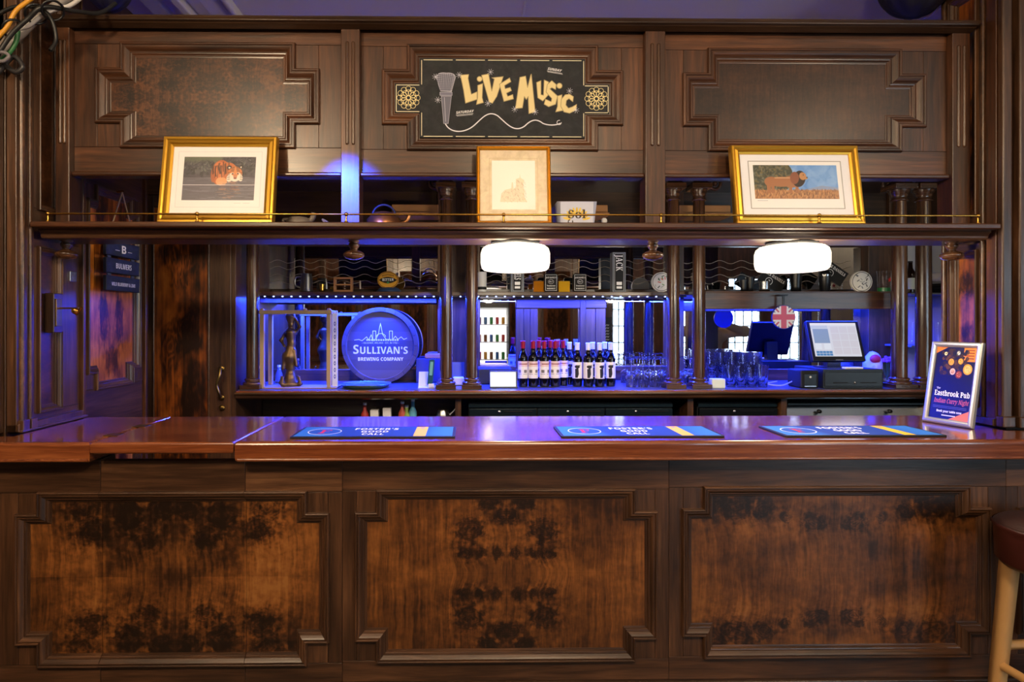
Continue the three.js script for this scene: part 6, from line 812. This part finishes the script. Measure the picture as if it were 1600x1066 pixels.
{ // person seen in the mirror behind the till, elbows raised
  const o = thing('person', 'person in a tan top with both elbows raised and hands at the face', 'person'), x = 3.22, z = -1.15;
  const body = [], arm = s => [[[s * 0.17, 1.42, 0], [s * 0.41, 1.45, -0.12], 0.055, 0.045], [[s * 0.41, 1.45, -0.12], [s * 0.12, 1.53, -0.24], 0.043, 0.032]];
  const legs = s => [[[s * 0.1, 0.92, 0], [s * 0.11, 0.5, -0.01], 0.085, 0.06], [[s * 0.11, 0.5, -0.01], [s * 0.12, 0.09, 0.02], 0.057, 0.04], [[s * 0.12, 0.05, 0.03], [s * 0.125, 0.04, -0.12], 0.042, 0.035]];
  const torso = [[[-0.13, 1.4, 0], [0.13, 1.4, 0], 0.075, 0.075], [[0, 1.36, 0], [0, 1.05, 0], 0.135, 0.12], [[-0.07, 0.96, 0], [0.07, 0.96, 0], 0.11, 0.11]];
  const head = [[[0, 1.46, 0], [0, 1.54, -0.015], 0.055, 0.05], [[0, 1.6, -0.02], [0, 1.69, -0.01], 0.07, 0.085], [[0, 1.575, -0.055], [0, 1.6, -0.05], 0.04, 0.05], [[0, 1.645, -0.095], [0, 1.625, -0.115], 0.012, 0.016], [[-0.088, 1.64, 0], [-0.088, 1.62, 0], 0.018, 0.012], [[0.088, 1.64, 0], [0.088, 1.62, 0], 0.018, 0.012]];
  const hand = s => { const r = [[[s * 0.11, 1.535, -0.245], [s * 0.07, 1.58, -0.25], 0.032, 0.03]]; for (let i = 0; i < 4; i++) r.push([[s * (0.085 - i * 0.006), 1.605 - i * 0.02, -0.25], [s * (0.045 - i * 0.004), 1.635 - i * 0.022, -0.262], 0.01, 0.009], [[s * (0.045 - i * 0.004), 1.635 - i * 0.022, -0.262], [s * (0.012 - i * 0.002), 1.63 - i * 0.022, -0.255], 0.009, 0.008]); r.push([[s * 0.09, 1.545, -0.24], [s * 0.06, 1.55, -0.21], 0.012, 0.01], [[s * 0.06, 1.55, -0.21], [s * 0.035, 1.565, -0.205], 0.01, 0.009]); return r; };
  const all = [...torso, ...head, ...arm(1), ...arm(-1), ...legs(1), ...legs(-1)], grow = (a, k) => a.map(([p, q, r, s]) => [p, q, r + k, s + k]);
  const skin = std(0xb98468, 0.55), tan = std(0x9a7f66, 0.8), teal = std(0x1d3a40, 0.8);
  const g1 = blob(all, [-0.48, 0, -0.32], [0.48, 1.8, 0.2], 0.0135, 0.05), gh = [hand(1), hand(-1)].map(h => blob(h, [h[0][0][0] > 0 ? 0 : -0.16, 1.48, -0.3], [h[0][0][0] > 0 ? 0.16 : 0, 1.68, -0.18], 0.005, 0.008));
  mesh('body', [g1, ...gh].map(g => g.translate(x, 0, z)), skin, o);
  mesh('shirt', blob(grow([...torso.slice(0, 2), ...arm(1), ...arm(-1)].map(a => a), 0.014), [-0.5, 0.9, -0.3], [0.5, 1.52, 0.2], 0.012, 0.06).translate(x, 0, z), tan, o);
  mesh('trousers', blob(grow([torso[2], ...legs(1).slice(0, 2), ...legs(-1).slice(0, 2)], 0.014), [-0.25, 0.06, -0.2], [0.25, 1.1, 0.2], 0.013, 0.05).translate(x, 0, z), teal, o);
  mesh('hair', blob([[[0, 1.72, 0.02], [0, 1.66, 0.05], 0.085, 0.08], [[-0.05, 1.72, 0], [0.05, 1.72, 0], 0.05, 0.05]], [-0.15, 1.5, -0.12], [0.15, 1.85, 0.18], 0.008, 0.04).translate(x, 0, z), std(0x2a1a14, 0.7), o);
  for (const s of [-1, 1]) { mesh('eye', ball(0.011, x + s * 0.032, 1.652, z - 0.083), M.white, o); mesh('shoe', blob([[[s * 0.12, 0.05, 0.04], [s * 0.125, 0.045, -0.13], 0.05, 0.044]], [s * 0.12 - 0.1, 0, -0.22], [s * 0.12 + 0.1, 0.14, 0.12], 0.01, 0.01).translate(x, 0, z), M.matt, o); }
  mesh('mouth', new THREE.SphereGeometry(0.018, 12, 8).scale(1, 0.3, 0.4).translate(x, 1.585, z - 0.096), std(0x8a4438, 0.5), o);
  const ph = thing('camera_phone', 'black phone held up by the person in the tan top', 'phone'); mesh('phone', box(x - 0.075, x + 0.075, 1.545, 1.625, 1.15 + 0.272, 1.15 + 0.281, 'x', 0.004), M.black, ph);
}
settle();
renderer.render(scene, camera);
